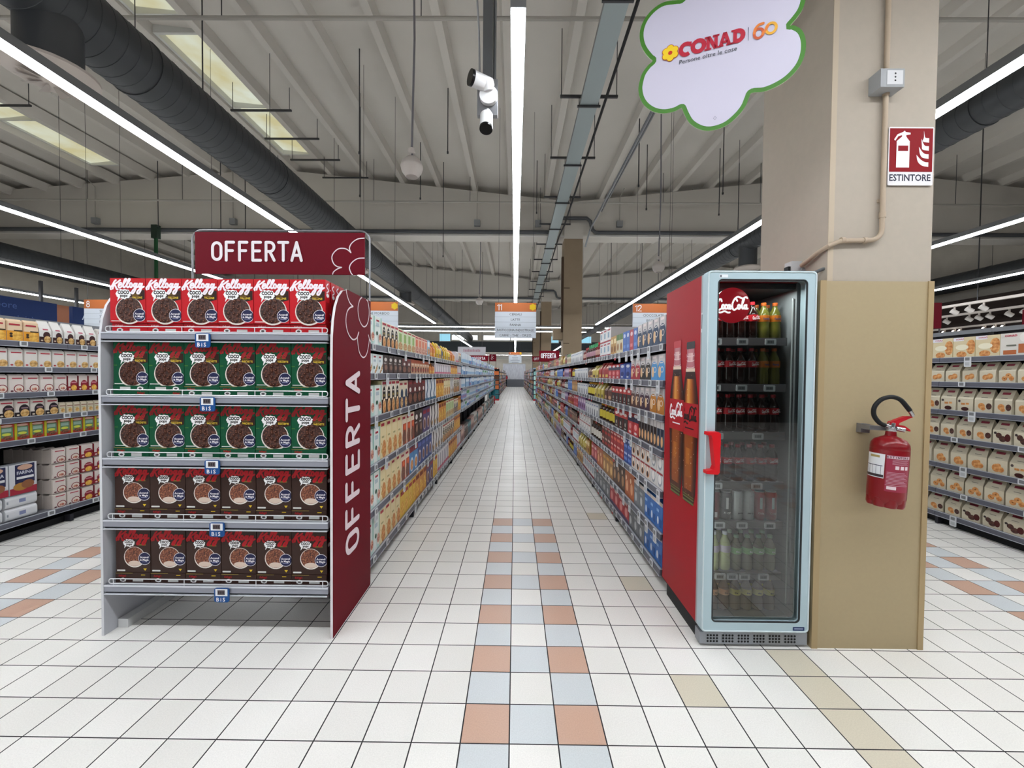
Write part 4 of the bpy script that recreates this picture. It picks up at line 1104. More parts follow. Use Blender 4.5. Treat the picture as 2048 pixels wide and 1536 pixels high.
mb = MB().frame((0, 0, 0), (1, 0, 0), (0, 0, 1))
mb.prism(co, -.006, 0, GRNM, M('#b9c4a8', .5))
mb.poly(inn_, M('#b5b1c1', .5), .001)
lg = mb.frame((0, -.003, 0), (1, 0, 0), (0, 0, 1))
CRD = M('#a31a30', .5)
def slab(x, y, h, ch):
    w = .075 * h / .085; t = .026 * h / .085
    P = lambda l: [(x + a * w, y + b * h) for a, b in l]
    if ch == 'C':
        lg.ribbon([(x + w * .52 + w * .42 * cos(radians(a)), y + h * .5 + h * .40 * sin(radians(a))) for a in range(50, 315, 15)], t, CRD, .001, caps=False)
        lg.poly(P([(.68, .98), (.95, .98), (.95, .62), (.80, .62)]), CRD, .001)
    if ch == 'O': lg.ribbon(arc(x + w * .5, y + h * .5, w * .44, h * .40, 0, 340, 17), t, CRD, .001, closed=True)
    if ch == 'N':
        lg.poly(P([(.12, 0), (.38, 0), (.38, 1), (.12, 1)]), CRD, .001); lg.poly(P([(.72, 0), (.98, 0), (.98, 1), (.72, 1)]), CRD, .001); lg.poly(P([(.12, 1), (.42, 1), (.98, 0), (.68, 0)]), CRD, .001)
        lg.poly(P([(-.02, 0), (.5, 0), (.5, .14), (-.02, .14)]), CRD, .001); lg.poly(P([(.6, .86), (1.1, .86), (1.1, 1), (.6, 1)]), CRD, .001); lg.poly(P([(-.02, .86), (.3, .86), (.3, 1), (-.02, 1)]), CRD, .001)
    if ch == 'A':
        lg.poly(P([(.05, 0), (.33, 0), (.62, 1), (.38, 1)]), CRD, .001); lg.poly(P([(.72, 0), (1.0, 0), (.66, 1), (.4, 1)]), CRD, .001); lg.poly(P([(.25, .22), (.8, .22), (.76, .4), (.3, .4)]), CRD, .001)
        lg.poly(P([(-.05, 0), (.42, 0), (.42, .13), (-.05, .13)]), CRD, .001); lg.poly(P([(.62, 0), (1.1, 0), (1.1, .13), (.62, .13)]), CRD, .001)
    if ch == 'D':
        lg.ribbon([(x + w * .3, y + h * .86), (x + w * .5, y + h * .86)] + arc(x + w * .5, y + h * .5, w * .36, h * .36, 90, -90, 9) + [(x + w * .3, y + h * .14)], t, CRD, .001, caps=False)
        lg.poly(P([(.14, 0), (.42, 0), (.42, 1), (.14, 1)]), CRD, .001); lg.poly(P([(0, 0), (.5, 0), (.5, .13), (0, .13)]), CRD, .001); lg.poly(P([(0, .87), (.5, .87), (.5, 1), (0, 1)]), CRD, .001)
for i, ch in enumerate('CONAD'): slab(-.283 + .0585 * i, -.031, .067, ch)
flower(lg, -.327, .003, .040, .001, YEL, M('#a04a22'), M('#b3341f'))
lg.text('Persone oltre le cose', -.284, -.066, .021, INK, .001, 'l', .0, .08, wmax=.285)
lg.rect(.0235, -.034, .0258, .03, M('#55586a'), .001)
O1, O2, O3 = M('#b0502c', .5), M('#c9702e', .5), M('#d09a34', .5)
lg.ribbon(arc(.068, -.012, .019, .022, 0, 340, 17), .012, O1, .001, closed=True)
lg.ribbon(spline([(.049, -.006), (.054, .014), (.068, .028), (.086, .030)]), .012, O2, .0012)
lg.ribbon(arc(.119, -.002, .021, .024, 0, 340, 17), .012, O3, .0014, closed=True)
lg.ribbon(spline([(.084, -.02), (.097, -.002), (.106, .014)]), .012, O2, .0016)
lg.ribbon([(-.121, -.372), (-.114, -.364), (-.107, -.372), (-.114, -.381)], .002, M('#6b6b78'), .001, closed=True)
place('board', mb, cs)
for sx in (-.2, .05):
    place('suspension_wire', MB().tube([(sx, .003, .34), (sx, .003, 4.6)], .002, RODM, 5), cs)
tag(cs, 'white cloud-shaped supermarket sign with green rim hanging before the big pillar', 'sign')

# ------------------------------------------------------------------ shelving
RK = M('#2a2a30', 0.6)  # near-black so backs and undersides carry the shade between shelves
RKD = M('#17171a', 0.6)
RAILG = M('#5e5f69', 0.4, 0.15)
LIPG = M('#b0b3bc', 0.35, 0.2)
TAGW = M('#cfd2d6', 0.4); TAGS = M('#77797c', 0.4); TAGR = M('#b8323c', 0.4)
_tags = {}
def tag_mesh(kind):
    if kind not in _tags:
        t = MB().frame((0, 0, 0), (1, 0, 0), (0, 0, 1))
        lo = -.075 if kind == 'long' else -.024
        t.prism(rrect(-.03, lo, .03, .024, .008, 2), 0, .006, TAGW)
        t.rect(-.02, -.014, .02, .016, TAGS, .0068)
        if kind == 'long': t.rect(-.02, -.062, .02, -.03, M('#b3b6ba', .4), .0068)
        if kind == 'red': t.rect(-.03, -.05, .03, -.024, TAGR, .0066)
        _tags[kind] = t.mesh('price_tag')
    return _tags[kind]
_sh = {}
def bay(side, xf, y0, L, levels, depth, top, tags, label, group):
    # local frame: front faces -Y, x runs along the rack; side -1: faces +X, side +1: faces -X
    o = empty('shelving_bay', (xf, y0 + L / 2, 0), pi / 2 if side < 0 else -pi / 2)
    k = (round(L, 3), depth, top)
    if k not in _sh:
        h = L / 2
        _sh[k] = {
            'back_panel': MB().box(-h, depth, .0, h, depth + .02, top, RK).mesh('back_panel'),
            'upright': MB().box(-h - .002, depth - .04, 0, -h + .03, depth - .001, top, RKD).mesh('upright'),
            'base_plinth': MB().box(-h, .06, 0, h, depth - .05, .06, RKD).box(-h, .0, .0, -h + .03, .06, .07, RK).mesh('base_plinth'),
            'shelf': MB().box(-h + .001, .012, -.02, h - .001, depth - .002, 0, RK, top=M('#77787f', .5)).box(-h + .001, .02, -.03, -h + .015, depth - .05, -.02, RKD).mesh('shelf'),  # underside colour darkened for shelf shade, top kept paler
            'price_rail': MB().frame((-h + .001, 0, 0), (0, 1, 0), (0, 0, 1)).prism([(-.004, -.042), (.012, -.042), (.012, 0.0), (.004, .002), (-.002, -.004)], 0, L - .002, RAILG)
                .box(-h + .001, -.007, -.048, h - .001, .012, -.043, LIPG).box(-h + .001, -.001, -.001, h - .001, .010, .004, LIPG).mesh('price_rail'),
            'top_strip': MB().box(-h, depth - .03, top, h, depth + .025, top + .045, M('#7c7f84', .4, .3)).mesh('top_strip'),
        }
    s = _sh[k]
    for q in ('back_panel', 'upright', 'base_plinth', 'top_strip'): place(q, s[q], o)
    for i, z in enumerate(levels):
        sh = place('shelf', s['shelf'], o, (0, 0, z))
        place('price_rail', s['price_rail'], sh)
        for x, kd in tags(i):
            if abs(x) < L / 2 - .02: place('price_tag', tag_mesh(kd), sh, (x, -.0065, -.02))
    return tag(o, label, 'shelf unit', group)

# ---------------------------------------------------------- packets
S = {}
def style(key, kind, cat, desc, shape, base, layers, side=None):
    S[key] = (kind, cat, desc, shape, base, layers, side)
CW = '#e6dfd0'
logo = lambda x0=.1, y0=.86, x1=.6, y1=.93: ('r', x0, y0, x1, y1, '#a8283a')
style('mint', 'muesli_box', 'box', 'white and mint muesli box', 'box', '#dfe8e4', [('r', .5, 0, 1, .3, 'mint'), ('r', .84, .3, 1, 1, '#8fc0b5'), logo(.2, .83, .62, .89), ('r', .15, .66, .6, .78, '#b3c4cc'), ('e', .3, .42, .14, .07, '#1f4d3a'), ('e', .72, .27, .24, .17, '#e6ded6'), ('e', .72, .29, .2, .14, 'berry')], '#a8d0c6')
style('mintbar', 'cereal_bar_box', 'box', 'mint cereal bar box', 'box', '#dde6e6', [('p', [(.35, .05), (.95, .55), (.95, .25), (.55, 0)], 'oats'), logo(.2, .82, .6, .9), ('r', .15, .6, .6, .72, '#aebfc8'), ('e', .25, .3, .12, .09, '#1f4d3a')], '#9fc9c0')
style('oval', 'oat_cereal_box', 'box', 'cream oat cereal box with black oval', 'box', CW, [('r', 0, 0, 1, .42, '#2a1714'), ('e', .5, .55, .33, .27, '#1c1412'), ('r', .3, .5, .7, .58, '#7d6a30'), ('r', .3, .66, .7, .7, '#cfc7ba'), ('e', .5, .2, .33, .25, '#e3c9a0'), ('e', .5, .18, .28, .2, 'biscuit'), logo(.1, .88, .9, .96)], '#d9c79a')
style('green', 'granola_box', 'box', 'pale green granola box', 'box', '#d3dcb8', [('r', .2, .4, .75, .8, '#8fae62'), ('e', .5, .2, .45, .2, 'oats'), logo(.1, .88, .9, .95)], '#c2cca0')
style('salmon', 'granola_box', 'box', 'salmon fruit granola box', 'box', '#dfb49a', [('r', .2, .42, .75, .8, '#cf6a4a'), ('e', .5, .22, .45, .22, 'berry'), logo(.1, .88, .9, .95)], '#cfa285')
style('dark', 'chocolate_cereal_box', 'box', 'dark brown chocolate cereal box', 'box', '#33211c', [('e', .5, .75, .25, .1, '#d8d2cc'), ('e', .5, .3, .4, .25, 'choc'), ('e', .55, .32, .22, .14, '#8a6a58'), ('r', .1, .52, .6, .58, '#a8a09a')], '#2a1a16')
style('darkred', 'chocolate_cereal_box', 'box', 'dark red chocolate cereal box', 'box', '#5d1f22', [('e', .5, .62, .2, .09, '#d8d2cc'), ('r', 0, 0, 1, .5, '#33211c'), ('e', .5, .28, .36, .2, 'flakes'), ('r', .1, .84, .8, .93, '#8d2a2c')], '#421a1c')
style('barorange', 'cereal_bar_box', 'box', 'orange-topped snack bar box', 'box', '#c89a78', [('r', 0, .76, 1, 1, '#b0502c'), ('r', .1, .6, .9, .7, '#dcc8b0'), ('e', .5, .3, .35, .22, '#4a2a20'), ('e', .55, .28, .2, .14, '#a83a2c')], '#a8603c')
style('bluebox', 'cereal_flake_box', 'box', 'light blue cereal flake box', 'box', '#7fb0cc', [('r', .1, .6, .9, .9, '#dfe8ee'), ('e', .5, .3, .35, .2, 'biscuit')], '#5f98ba')
style('ybag', 'snack_bag', 'bag', 'yellow cereal bag', 'bag', '#d8b41f', [('r', .15, .15, .85, .5, '#2a2a3a'), ('e', .5, .3, .28, .14, 'biscuit'), ('T', .2, .3, .8, .7, '#b03a2a')])
style('obag', 'snack_bag', 'bag', 'orange cereal bag', 'bag', '#cf7a24', [('r', .15, .2, .85, .5, '#e8c46a'), ('e', .5, .3, .25, .14, 'grain'), ('T', .2, .3, .8, .7, '#7a2a1c')])
style('nbag', 'snack_bag', 'bag', 'navy cereal bag', 'bag', '#2a3352', [('e', .5, .3, .3, .2, 'oats'), ('T', .2, .3, .8, .7, '#c8ccd6')])
style('cream', 'corn_flake_box', 'box', 'big cream corn flake box', 'box', '#e3d3a4', [('e', .62, .22, .34, .26, 'biscuit'), ('e', .25, .2, .1, .06, '#c7a25e'), logo(.1, .87, .62, .95), ('r', .2, .55, .6, .6, '#a8a070'), ('e', .15, .4, .05, .03, '#b58a3a')], '#cfae58')
style('navycream', 'oat_cereal_box', 'box', 'cream and navy oat cereal box', 'box', '#d8cdb4', [('r', 0, 0, 1, .4, '#3a4660'), ('e', .6, .5, .28, .2, '#34465c'), ('e', .55, .2, .3, .2, 'oats'), logo(.1, .84, .7, .92)], '#c8b887')
style('orange', 'chocolate_cereal_box', 'box', 'red-orange crispy cereal box', 'box', '#ded0b8', [('r', .25, 0, 1, .7, '#b9452a'), ('e', .55, .25, .4, .25, 'flakes'), ('e', .65, .58, .2, .1, '#d86a3a'), logo(.1, .86, .7, .94)], '#c9a15a')
style('bluetop', 'cereal_flake_box', 'box', 'bright blue cereal flake box', 'box', '#3f7fb5', [('r', 0, .78, 1, 1, '#8a2a34'), ('e', .55, .3, .4, .28, '#c4d4e0'), ('e', .55, .28, .3, .2, 'biscuit')], '#2f5f90')
style('navy', 'cereal_flake_box', 'box', 'navy cereal flake box', 'box', '#2c3f7c', [('e', .5, .35, .3, .26, '#c8c0c8'), ('e', .5, .33, .24, .2, 'flakes'), ('r', .1, .75, .9, .9, '#5a6ab0')], '#23336a')
style('purple', 'chocolate_cereal_box', 'box', 'purple chocolate cereal box', 'box', '#4a3566', [('e', .5, .35, .32, .26, '#c8b8b0'), ('e', .5, .33, .25, .2, 'flakes'), ('r', .1, .75, .9, .9, '#8f2a3a')], '#3a2a52')
style('zebra', 'rice_cereal_box', 'box', 'white rice cereal box with dark wave', 'box', '#dedbd8', [('p', [(.3, 0), (.65, 0), (.5, .3), (.75, .6), (.55, 1), (.3, 1), (.5, .6), (.2, .3)], '#3a2f30'), ('e', .7, .2, .2, .12, 'oats')], '#cfc8c0')
style('skate', 'rice_cereal_box', 'box', 'white and blue rice cereal box', 'box', '#d9dee4', [('p', [(.3, 0), (.65, 0), (.5, .3), (.75, .6), (.55, 1), (.3, 1), (.5, .6), (.2, .3)], '#4f6a86'), ('r', 0, 0, 1, .12, '#3a6a8a')], '#c0c8d0')
style('amber', 'corn_flake_box', 'box', 'amber honey cereal box', 'box', '#cf8a2c', [('e', .5, .3, .4, .25, 'grain'), ('r', .1, .75, .9, .92, '#8a3a1c'), ('e', .3, .55, .15, .08, '#e8c46a')], '#b5701c')
style('yellow', 'corn_flake_box', 'box', 'yellow corn flake box', 'box', '#dcb43a', [('e', .5, .32, .4, .25, 'grain'), ('r', .1, .78, .9, .92, '#a8382c')], '#c79a24')
style('pinkwhite', 'rice_cereal_box', 'box', 'white and pink slim cereal box', 'box', '#dfd8dc', [('p', [(.2, .1), (.5, .1), (.6, .9), (.35, .9)], '#6a6a78'), ('r', 0, .05, 1, .2, '#c05a74')], '#d0c8cc')
# milk end of the aisle
style('milkb', 'milk_carton', 'carton', 'white and blue milk carton', 'box', '#d5dde6', [('r', 0, .0, 1, .45, '#4f7fb8'), ('e', .5, .55, .3, .15, '#e8edf2')], '#c0ccd8')
style('milkg', 'milk_carton', 'carton', 'white and green milk carton', 'box', '#d5e0da', [('r', 0, .45, 1, .8, '#3f8a4f'), ('e', .5, .3, .3, .15, '#86b2d0')], '#c4d4cc')
style('milkw', 'milk_pack', 'multipack', 'shrink-wrapped pack of white milk cartons', 'box', '#ccd6e0', [('r', 0, .1, .48, .4, '#8fb4d4'), ('r', .52, .1, 1, .4, '#8fb4d4'), ('r', .49, 0, .51, 1, '#a8b6c4')], '#b8c6d4')
style('milkblue', 'milk_pack', 'multipack', 'shrink-wrapped pack of blue milk cartons', 'box', '#8fb2d2', [('r', 0, .55, 1, .85, '#dce6ee'), ('r', .49, 0, .51, 1, '#6f96b8')], '#7fa2c2')
style('bluebrick', 'milk_carton', 'carton', 'blue drink carton', 'box', '#7c9ccc', [('r', .1, .5, .9, .85, '#d8e0ee'), ('e', .5, .25, .3, .15, '#b05a8a')], '#6886b8')
style('teal', 'juice_carton', 'carton', 'dark teal drink carton', 'box', '#1f4a52', [('r', .1, .6, .9, .85, '#5f9aa2')], '#173a40')
style('rosy', 'juice_carton', 'carton', 'rose and beige drink carton', 'box', '#b08a80', [('e', .5, .65, .3, .16, '#d8c0b0'), ('e', .5, .25, .3, .18, '#5a2c2a')], '#8a6a62')
style('whiteb', 'juice_carton', 'carton', 'white drink carton with dark print', 'box', '#c4c0ba', [('e', .5, .6, .3, .2, '#3a3436'), ('r', .1, .1, .9, .3, '#8a6a52')], '#a8a49e')
# right aisle: coffee, tea, cocoa
CT = '#c8c4c4'
def coffee(key, desc, col, kind='coffee_pack', ov='#d8b48a'):
    style(key, kind, 'pack', desc, 'brick', CT, [('r', 0, 0, 1, .42, col), ('e', .5, .45, .48, .3, col), ('e', .28, .33, .2, .22, ov), ('e', .62, .42, .2, .12, '#e0d8d0'), ('e', .62, .42, .15, .09, col), ('r', .35, .66, .75, .7, '#d8d4d4'), ('r', .3, .86, .8, .95, '#e6dada')], '#85838a')
coffee('cnavy', 'navy and white ground coffee pack', '#34465f')
coffee('cblue', 'sky blue and white coffee pack', '#4f93cc')
coffee('cblack', 'black and white coffee pack', '#2e2b28')
coffee('cred', 'red and white coffee pack', '#a32c38')
coffee('camber', 'amber and white coffee pack', '#b5752a')
coffee('cplum', 'plum and white coffee pack', '#42283a')
coffee('cbrown', 'brown and white coffee pack', '#553732')
style('slim', 'capsule_box', 'box', 'slim dark capsule box with cream oval', 'brick', '#3a2a28', [('r', 0, .75, 1, 1, CT), ('e', .45, .28, .3, .2, '#d8a878'), ('e', .5, .62, .22, .14, '#20181c')], '#6b6a6e')
style('slimb', 'capsule_box', 'box', 'slim navy capsule box with cream oval', 'brick', '#2c3e58', [('r', 0, .75, 1, 1, CT), ('e', .45, .28, .3, .2, '#d8a878'), ('e', .5, .62, .22, .14, '#1c2030')], '#6b6a6e')
style('caps', 'capsule_carton', 'box', 'white and brown pod carton', 'box', '#d4cdc8', [('e', .5, .5, .33, .4, '#c8844a'), ('e', .5, .55, .25, .3, '#e6ded6'), ('e', .5, .35, .15, .2, '#2a2020'), ('r', .05, .85, .95, .97, '#9a3a40')], '#bdb5ad')
style('caps2', 'capsule_carton', 'box', 'white and silver pod carton', 'box', '#d4d2d0', [('e', .5, .5, .33, .4, '#9aa0a8'), ('e', .5, .55, .25, .3, '#e6e4e2'), ('r', .05, .85, .95, .97, '#9a3a40')], '#bdb8b2')
style('rblue', 'coffee_brick', 'pack', 'royal blue coffee brick', 'brick', '#2f4a9c', [('e', .5, .85, .3, .1, '#c8ccd8'), ('e', .5, .35, .3, .15, '#1c2a6a'), ('e', .45, .15, .2, .05, '#c8ccd8')], '#24387c')
style('rred', 'coffee_brick', 'pack', 'red and navy coffee brick', 'brick', '#b83238', [('r', 0, .62, 1, .85, '#2a2c48'), ('e', .5, .9, .3, .08, '#d8d4d8'), ('e', .5, .4, .25, .14, '#e08a8a'), ('e', .5, .12, .25, .06, '#d8c8c8')], '#8a2028')
style('rblack', 'coffee_brick', 'pack', 'red-topped black coffee brick', 'brick', '#2a2220', [('r', 0, .6, 1, 1, '#b03a38'), ('e', .5, .78, .3, .08, '#e6d6d0'), ('e', .5, .3, .12, .1, '#b8b0a8'), ('r', .3, .08, .7, .13, '#c8c0b8')], '#7a1c1c')
style('rdots', 'coffee_multipack', 'pack', 'red twin coffee pack', 'box', '#a3282e', [('e', .3, .7, .18, .1, '#e0b8b0'), ('e', .7, .7, .18, .1, '#e0b8b0'), ('e', .3, .3, .2, .14, '#d86a5a'), ('e', .7, .3, .2, .14, '#d86a5a')], '#7c1a20')
style('bdots', 'coffee_multipack', 'pack', 'blue twin coffee pack', 'box', '#34509a', [('e', .3, .7, .18, .1, '#b8c4e0'), ('e', .7, .7, .18, .1, '#b8c4e0'), ('e', .3, .3, .2, .14, '#6a8ad0'), ('e', .7, .3, .2, .14, '#6a8ad0')], '#26387a')
style('brdots', 'coffee_multipack', 'pack', 'brown twin coffee pack', 'box', '#5a2c28', [('e', .3, .7, .18, .1, '#c8a898'), ('e', .7, .7, .18, .1, '#c8a898'), ('e', .3, .3, .2, .14, '#a83a32'), ('e', .7, .3, .2, .14, '#a83a32')], '#42201c')
style('bigblue', 'pod_box', 'box', 'big bright blue pod box', 'box', '#2f68b0', [('r', 0, .86, 1, 1, '#d0c4bc'), ('e', .3, .3, .14, .14, '#c8d4e4'), ('r', .55, .12, .9, .4, '#26508c'), ('r', .1, .6, .5, .7, '#8ab0dc')], '#2a5fa5')
style('biggrey', 'pod_box', 'box', 'big grey pod box', 'box', '#6d7278', [('r', 0, .86, 1, 1, '#c4b8b0'), ('e', .4, .35, .2, .18, '#b8bcc0'), ('r', .1, .6, .6, .7, '#9a9ea4')], '#585c62')
style('bigred', 'pod_box', 'box', 'big red pod box', 'box', '#a8242e', [('e', .5, .4, .25, .22, '#d88a86'), ('r', .1, .7, .7, .85, '#d8b4b0'), ('r', 0, 0, 1, .15, '#5a4a6a')], '#8c1820')
style('bigorange', 'pod_box', 'box', 'big orange pod box', 'box', '#a85a2c', [('e', .5, .4, .25, .22, '#d8a07a'), ('e', .3, .7, .14, .1, '#e8c8a8')], '#8a4620')
style('bigbrown', 'pod_box', 'box', 'big brown pod box', 'box', '#4a3226', [('e', .5, .4, .25, .22, '#a8805a'), ('e', .35, .75, .16, .1, '#c8b09a')], '#38261c')
style('tan', 'pod_box', 'box', 'tan pod box', 'box', '#9a7040', [('e', .5, .35, .25, .22, '#d8b47a'), ('r', .1, .7, .9, .85, '#c8924a')], '#7a5630')
style('jar', 'coffee_jar', 'jar', 'instant coffee jar with yellow label', 'jar', '#3a2418', [('b', .15, .6, '#c9b84a'), ('b', .85, 1, '#b8862a')])
style('jarw', 'coffee_jar', 'jar', 'instant coffee jar with white label', 'jar', '#2c1c16', [('b', .15, .6, '#c8c4bc'), ('b', .85, 1, '#5a3a2a')])
style('bot', 'syrup_bottle', 'bottle', 'dark bottle with green cap', 'bottle', '#3a2620', [('b', .2, .5, '#a87c8a'), ('b', .72, 1, '#2f8a52')])
style('botr', 'syrup_bottle', 'bottle', 'dark red drink bottle', 'bottle', '#6a1c22', [('b', .2, .5, '#b89088'), ('b', .86, 1, '#a02a30')])
style('twh', 'tea_box', 'box', 'white tea box with dark cup', 'box', '#d4d6d8', [('p', [(.3, .0), (.7, .0), (.62, .5), (.38, .5)], '#3a4458'), ('r', .2, .75, .8, .85, '#7a8cae')], '#b8bcc2')
style('tgreen', 'tea_box', 'box', 'cream tea box with green top', 'box', '#cfc8a8', [('r', 0, .7, 1, 1, '#5a7a4a'), ('e', .5, .35, .28, .2, '#9a6a3a')], '#b8ae88')
style('tpink', 'tea_box', 'box', 'lilac tea box', 'box', '#8a6a9a', [('r', .15, .55, .85, .85, '#d4c4d8'), ('e', .5, .3, .28, .16, '#5a2c52')], '#6f5282')
style('twhite', 'sugar_pack', 'pack', 'tall white sweetener pack', 'box', '#d9d9da', [('r', .2, .3, .6, .7, '#8aa4b8'), ('r', 0, 0, 1, .12, '#9a2c38'), ('r', .15, .8, .85, .9, '#a83a44')], '#a9a7a8')
style('gold', 'sugar_pack', 'pack', 'golden cane sugar pack', 'box', '#b58a44', [('r', .15, .6, .85, .85, '#e0cfa0'), ('e', .5, .3, .3, .18, '#7a4a20')], '#94702f')
style('sblue', 'tea_box', 'box', 'slim blue tea box', 'box', '#3f68b4', [('e', .5, .8, .3, .1, '#c8d2e6'), ('r', .2, .2, .8, .35, '#6a90d0')], '#2f4f94')
style('sred', 'tea_box', 'box', 'slim red tea box', 'box', '#b0303f', [('e', .5, .8, .3, .1, '#e0c4c8'), ('r', .2, .2, .8, .35, '#d87a80')], '#8a2430')
style('cocoab', 'cocoa_bag', 'bag', 'brown cocoa bag', 'bag', '#5a3426', [('e', .5, .3, .3, .2, '#c8a078'), ('T', .2, .2, .8, .7, '#d8c09a')])
style('redbag', 'cocoa_bag', 'bag', 'red cocoa bag', 'bag', '#9a2420', [('r', .2, .15, .8, .45, '#d8b85a'), ('T', .2, .2, .8, .7, '#e0c8b8')])
style('yelbag', 'cocoa_bag', 'bag', 'yellow barley bag', 'bag', '#c0ae50', [('e', .5, .28, .3, .2, '#5a3a28'), ('T', .2, .2, .8, .7, '#e6e0c0')])
# left shelf: flour, polenta, yeast
style('polenta', 'polenta_pack', 'pack', 'orange polenta pack', 'brick', '#dfc4a4', [('r', 0, 0, 1, .52, '#d8942c'), ('e', .62, .25, .36, .24, 'grain'), ('r', .42, .5, .96, .57, '#3a2c1c'), ('e', .25, .36, .1, .06, '#3a2c20'), ('e', .25, .24, .1, .06, '#3a2c20'), logo(.12, .8, .8, .88)], '#c9a888')
style('whflour', 'flour_bag', 'bag', 'white and dark brown flour bag', 'bag', '#d9d6d2', [('r', 0, 0, 1, .5, '#33191a'), ('e', .6, .62, .3, .3, '#3d2022'), ('e', .65, .3, .28, .28, 'pasta'), ('e', .2, .2, .1, .06, '#c8b09a'), ('T', .25, .05, .8, .2, '#b5566a')])
style('grainw', 'grain_pack', 'pack', 'white grain pack', 'brick', '#d3cec8', [('e', .68, .2, .3, .22, 'pasta'), ('e', .2, .12, .1, .05, '#a83a40'), logo(.15, .82, .85, .88)], '#bdb7b0')
style('flourw', 'flour_pack', 'pack', 'white flour pack with red ring', 'brick', '#d2c8c2', [('e', .65, .24, .34, .26, '#7c2730'), ('e', .65, .24, .28, .21, '#d9cbbf'), ('e', .65, .2, .18, .1, 'berry'), ('e', .2, .1, .1, .05, '#5a2430'), logo(.2, .84, .85, .9)], '#bdb2aa')
style('flourr', 'flour_pack', 'pack', 'red and white flour pack', 'brick', '#d0c4be', [('r', 0, 0, 1, .3, '#86202c'), ('e', .6, .42, .36, .3, '#86202c'), ('r', .35, .52, .85, .6, '#c07a86'), ('e', .6, .2, .28, .2, 'grain'), ('e', .18, .12, .1, .06, '#d8c4c0')], '#7d1f2a')
style('brdmix', 'bread_mix_pack', 'pack', 'white and black bread mix pack', 'brick', '#cdc4bc', [('r', 0, 0, 1, .28, '#241c1e'), ('e', .62, .42, .36, .34, '#241a20'), ('r', .42, .5, .88, .58, '#8a7078'), ('e', .65, .22, .3, .24, 'pasta'), ('e', .2, .12, .1, .05, '#c8bca8'), logo(.15, .84, .85, .91)], '#b5aca4')
style('small', 'starch_pack', 'pack', 'small cream starch pack', 'brick', '#c8bea8', [('e', .55, .3, .3, .2, 'pasta'), ('r', .1, .7, .9, .8, '#8a6a5a'), ('r', .1, .5, .7, .56, '#9aa06a')], '#b2a890')
style('yeast', 'flour_mix_pack', 'pack', 'red, green and yellow flour mix pack', 'box', '#a8392c', [('r', 0, .0, .16, 1, '#b5ab26'), ('r', .16, .2, .92, .82, '#5a7a5a'), ('r', .2, .55, .82, .75, '#8fa89a'), ('e', .5, .4, .3, .08, '#c0c44a'), ('e', .55, .2, .3, .12, 'beans'), ('e', .5, .9, .38, .07, '#c8a090')], '#b5a52a')
style('farina', 'flour_sack', 'bag', 'blue and white standing flour sack', 'box', '#c9cacf', [('r', .2, .35, .92, .98, '#2a2c4c'), ('e', .56, .88, .28, .09, '#c9a08a'), ('t', 'FARINA', .56, .66, .1, '#c8cad8'), ('r', .25, .5, .88, .58, '#d8d8dc'), ('r', 0, 0, 1, .22, '#9a2a3a'), ('e', .4, .25, .28, .13, '#a87a3a'), ('e', .65, .3, .24, .14, '#8a5a3c')], '#b7b9c0')
style('lyingw', 'flour_sack', 'bag', 'white flour sack lying flat', 'pillow', '#cfd0d4', [('r', .42, .35, .62, .65, '#7c83a5'), ('r', .05, .4, .1, .6, '#8a8f98')], '#c3c5ca')
# right shelf: biscuits
BG = '#cbc2ac'
def bag(key, desc, l): style(key, 'biscuit_bag', 'bag', desc, 'bag', BG, l + [('T', .22, .62, .8, .86, '#8c3644'), ('T', .3, .2, .75, .27, '#8a8478')])
bag('bknot', 'cream bag of square shortbread biscuits', [('e', .38, .45, .2, .24, 'biscuit'), ('e', .65, .55, .2, .26, 'biscuit')])
bag('bring', 'cream bag of ring biscuits', [('e', .36, .36, .17, .2, 'biscuit'), ('e', .36, .36, .05, .06, '#8f5a2c'), ('e', .6, .62, .18, .2, 'biscuit'), ('e', .6, .62, .05, .06, '#8f5a2c'), ('e', .78, .38, .15, .2, 'biscuit')])
bag('bchoc', 'cream bag of pale and chocolate biscuits', [('e', .4, .5, .2, .24, 'biscuit'), ('e', .5, .3, .14, .14, 'biscuit'), ('e', .82, .5, .16, .24, 'choc')])
bag('bdark', 'cream bag of dark chocolate biscuits', [('e', .34, .62, .17, .22, 'choc'), ('e', .55, .38, .2, .24, 'choc'), ('e', .82, .5, .16, .3, '#4a1c1a'), ('e', .15, .8, .08, .1, '#3a3030')])
bag('bleaf', 'cream bag of leaf-shaped biscuits', [('e', .45, .42, .24, .3, 'biscuit'), ('e', .68, .34, .16, .2, 'biscuit'), ('e', .55, .6, .14, .16, 'biscuit')])
bag('bbar', 'cream bag of biscuit fingers', [('r', .25, .5, .5, .66, 'biscuit'), ('r', .55, .52, .75, .68, 'biscuit'), ('e', .5, .18, .24, .16, '#3d1a18'), ('e', .14, .8, .08, .1, '#4a4040')])
style('cake', 'snack_cake_bag', 'bag', 'yellow bag of snack cakes', 'box', '#d4c6a2', [('e', .82, .5, .22, .36, 'biscuit'), ('e', .4, .14, .24, .16, 'biscuit'), ('e', .42, .5, .3, .14, '#e6e0c8'), ('r', 0, .82, .5, 1, '#e2e0e8'), ('t', 'CONAD', .32, .87, .07, '#b04a5a')], '#d0b878')
style('cakew', 'snack_cake_box', 'box', 'white box of sponge snack bars', 'box', '#d3cfc8', [('e', .78, .78, .2, .22, '#e2ddd8'), ('r', .1, .05, .5, .24, '#b0643c'), ('r', .56, .1, .78, .5, '#b0643c'), ('r', .78, .3, .98, .48, '#c88a58'), ('r', .78, .68, .98, .86, '#b0643c'), ('t', 'CONAD', .33, .84, .085, '#b83a52'), ('r', .2, .42, .5, .48, '#6a6a60')], '#c2beb6')

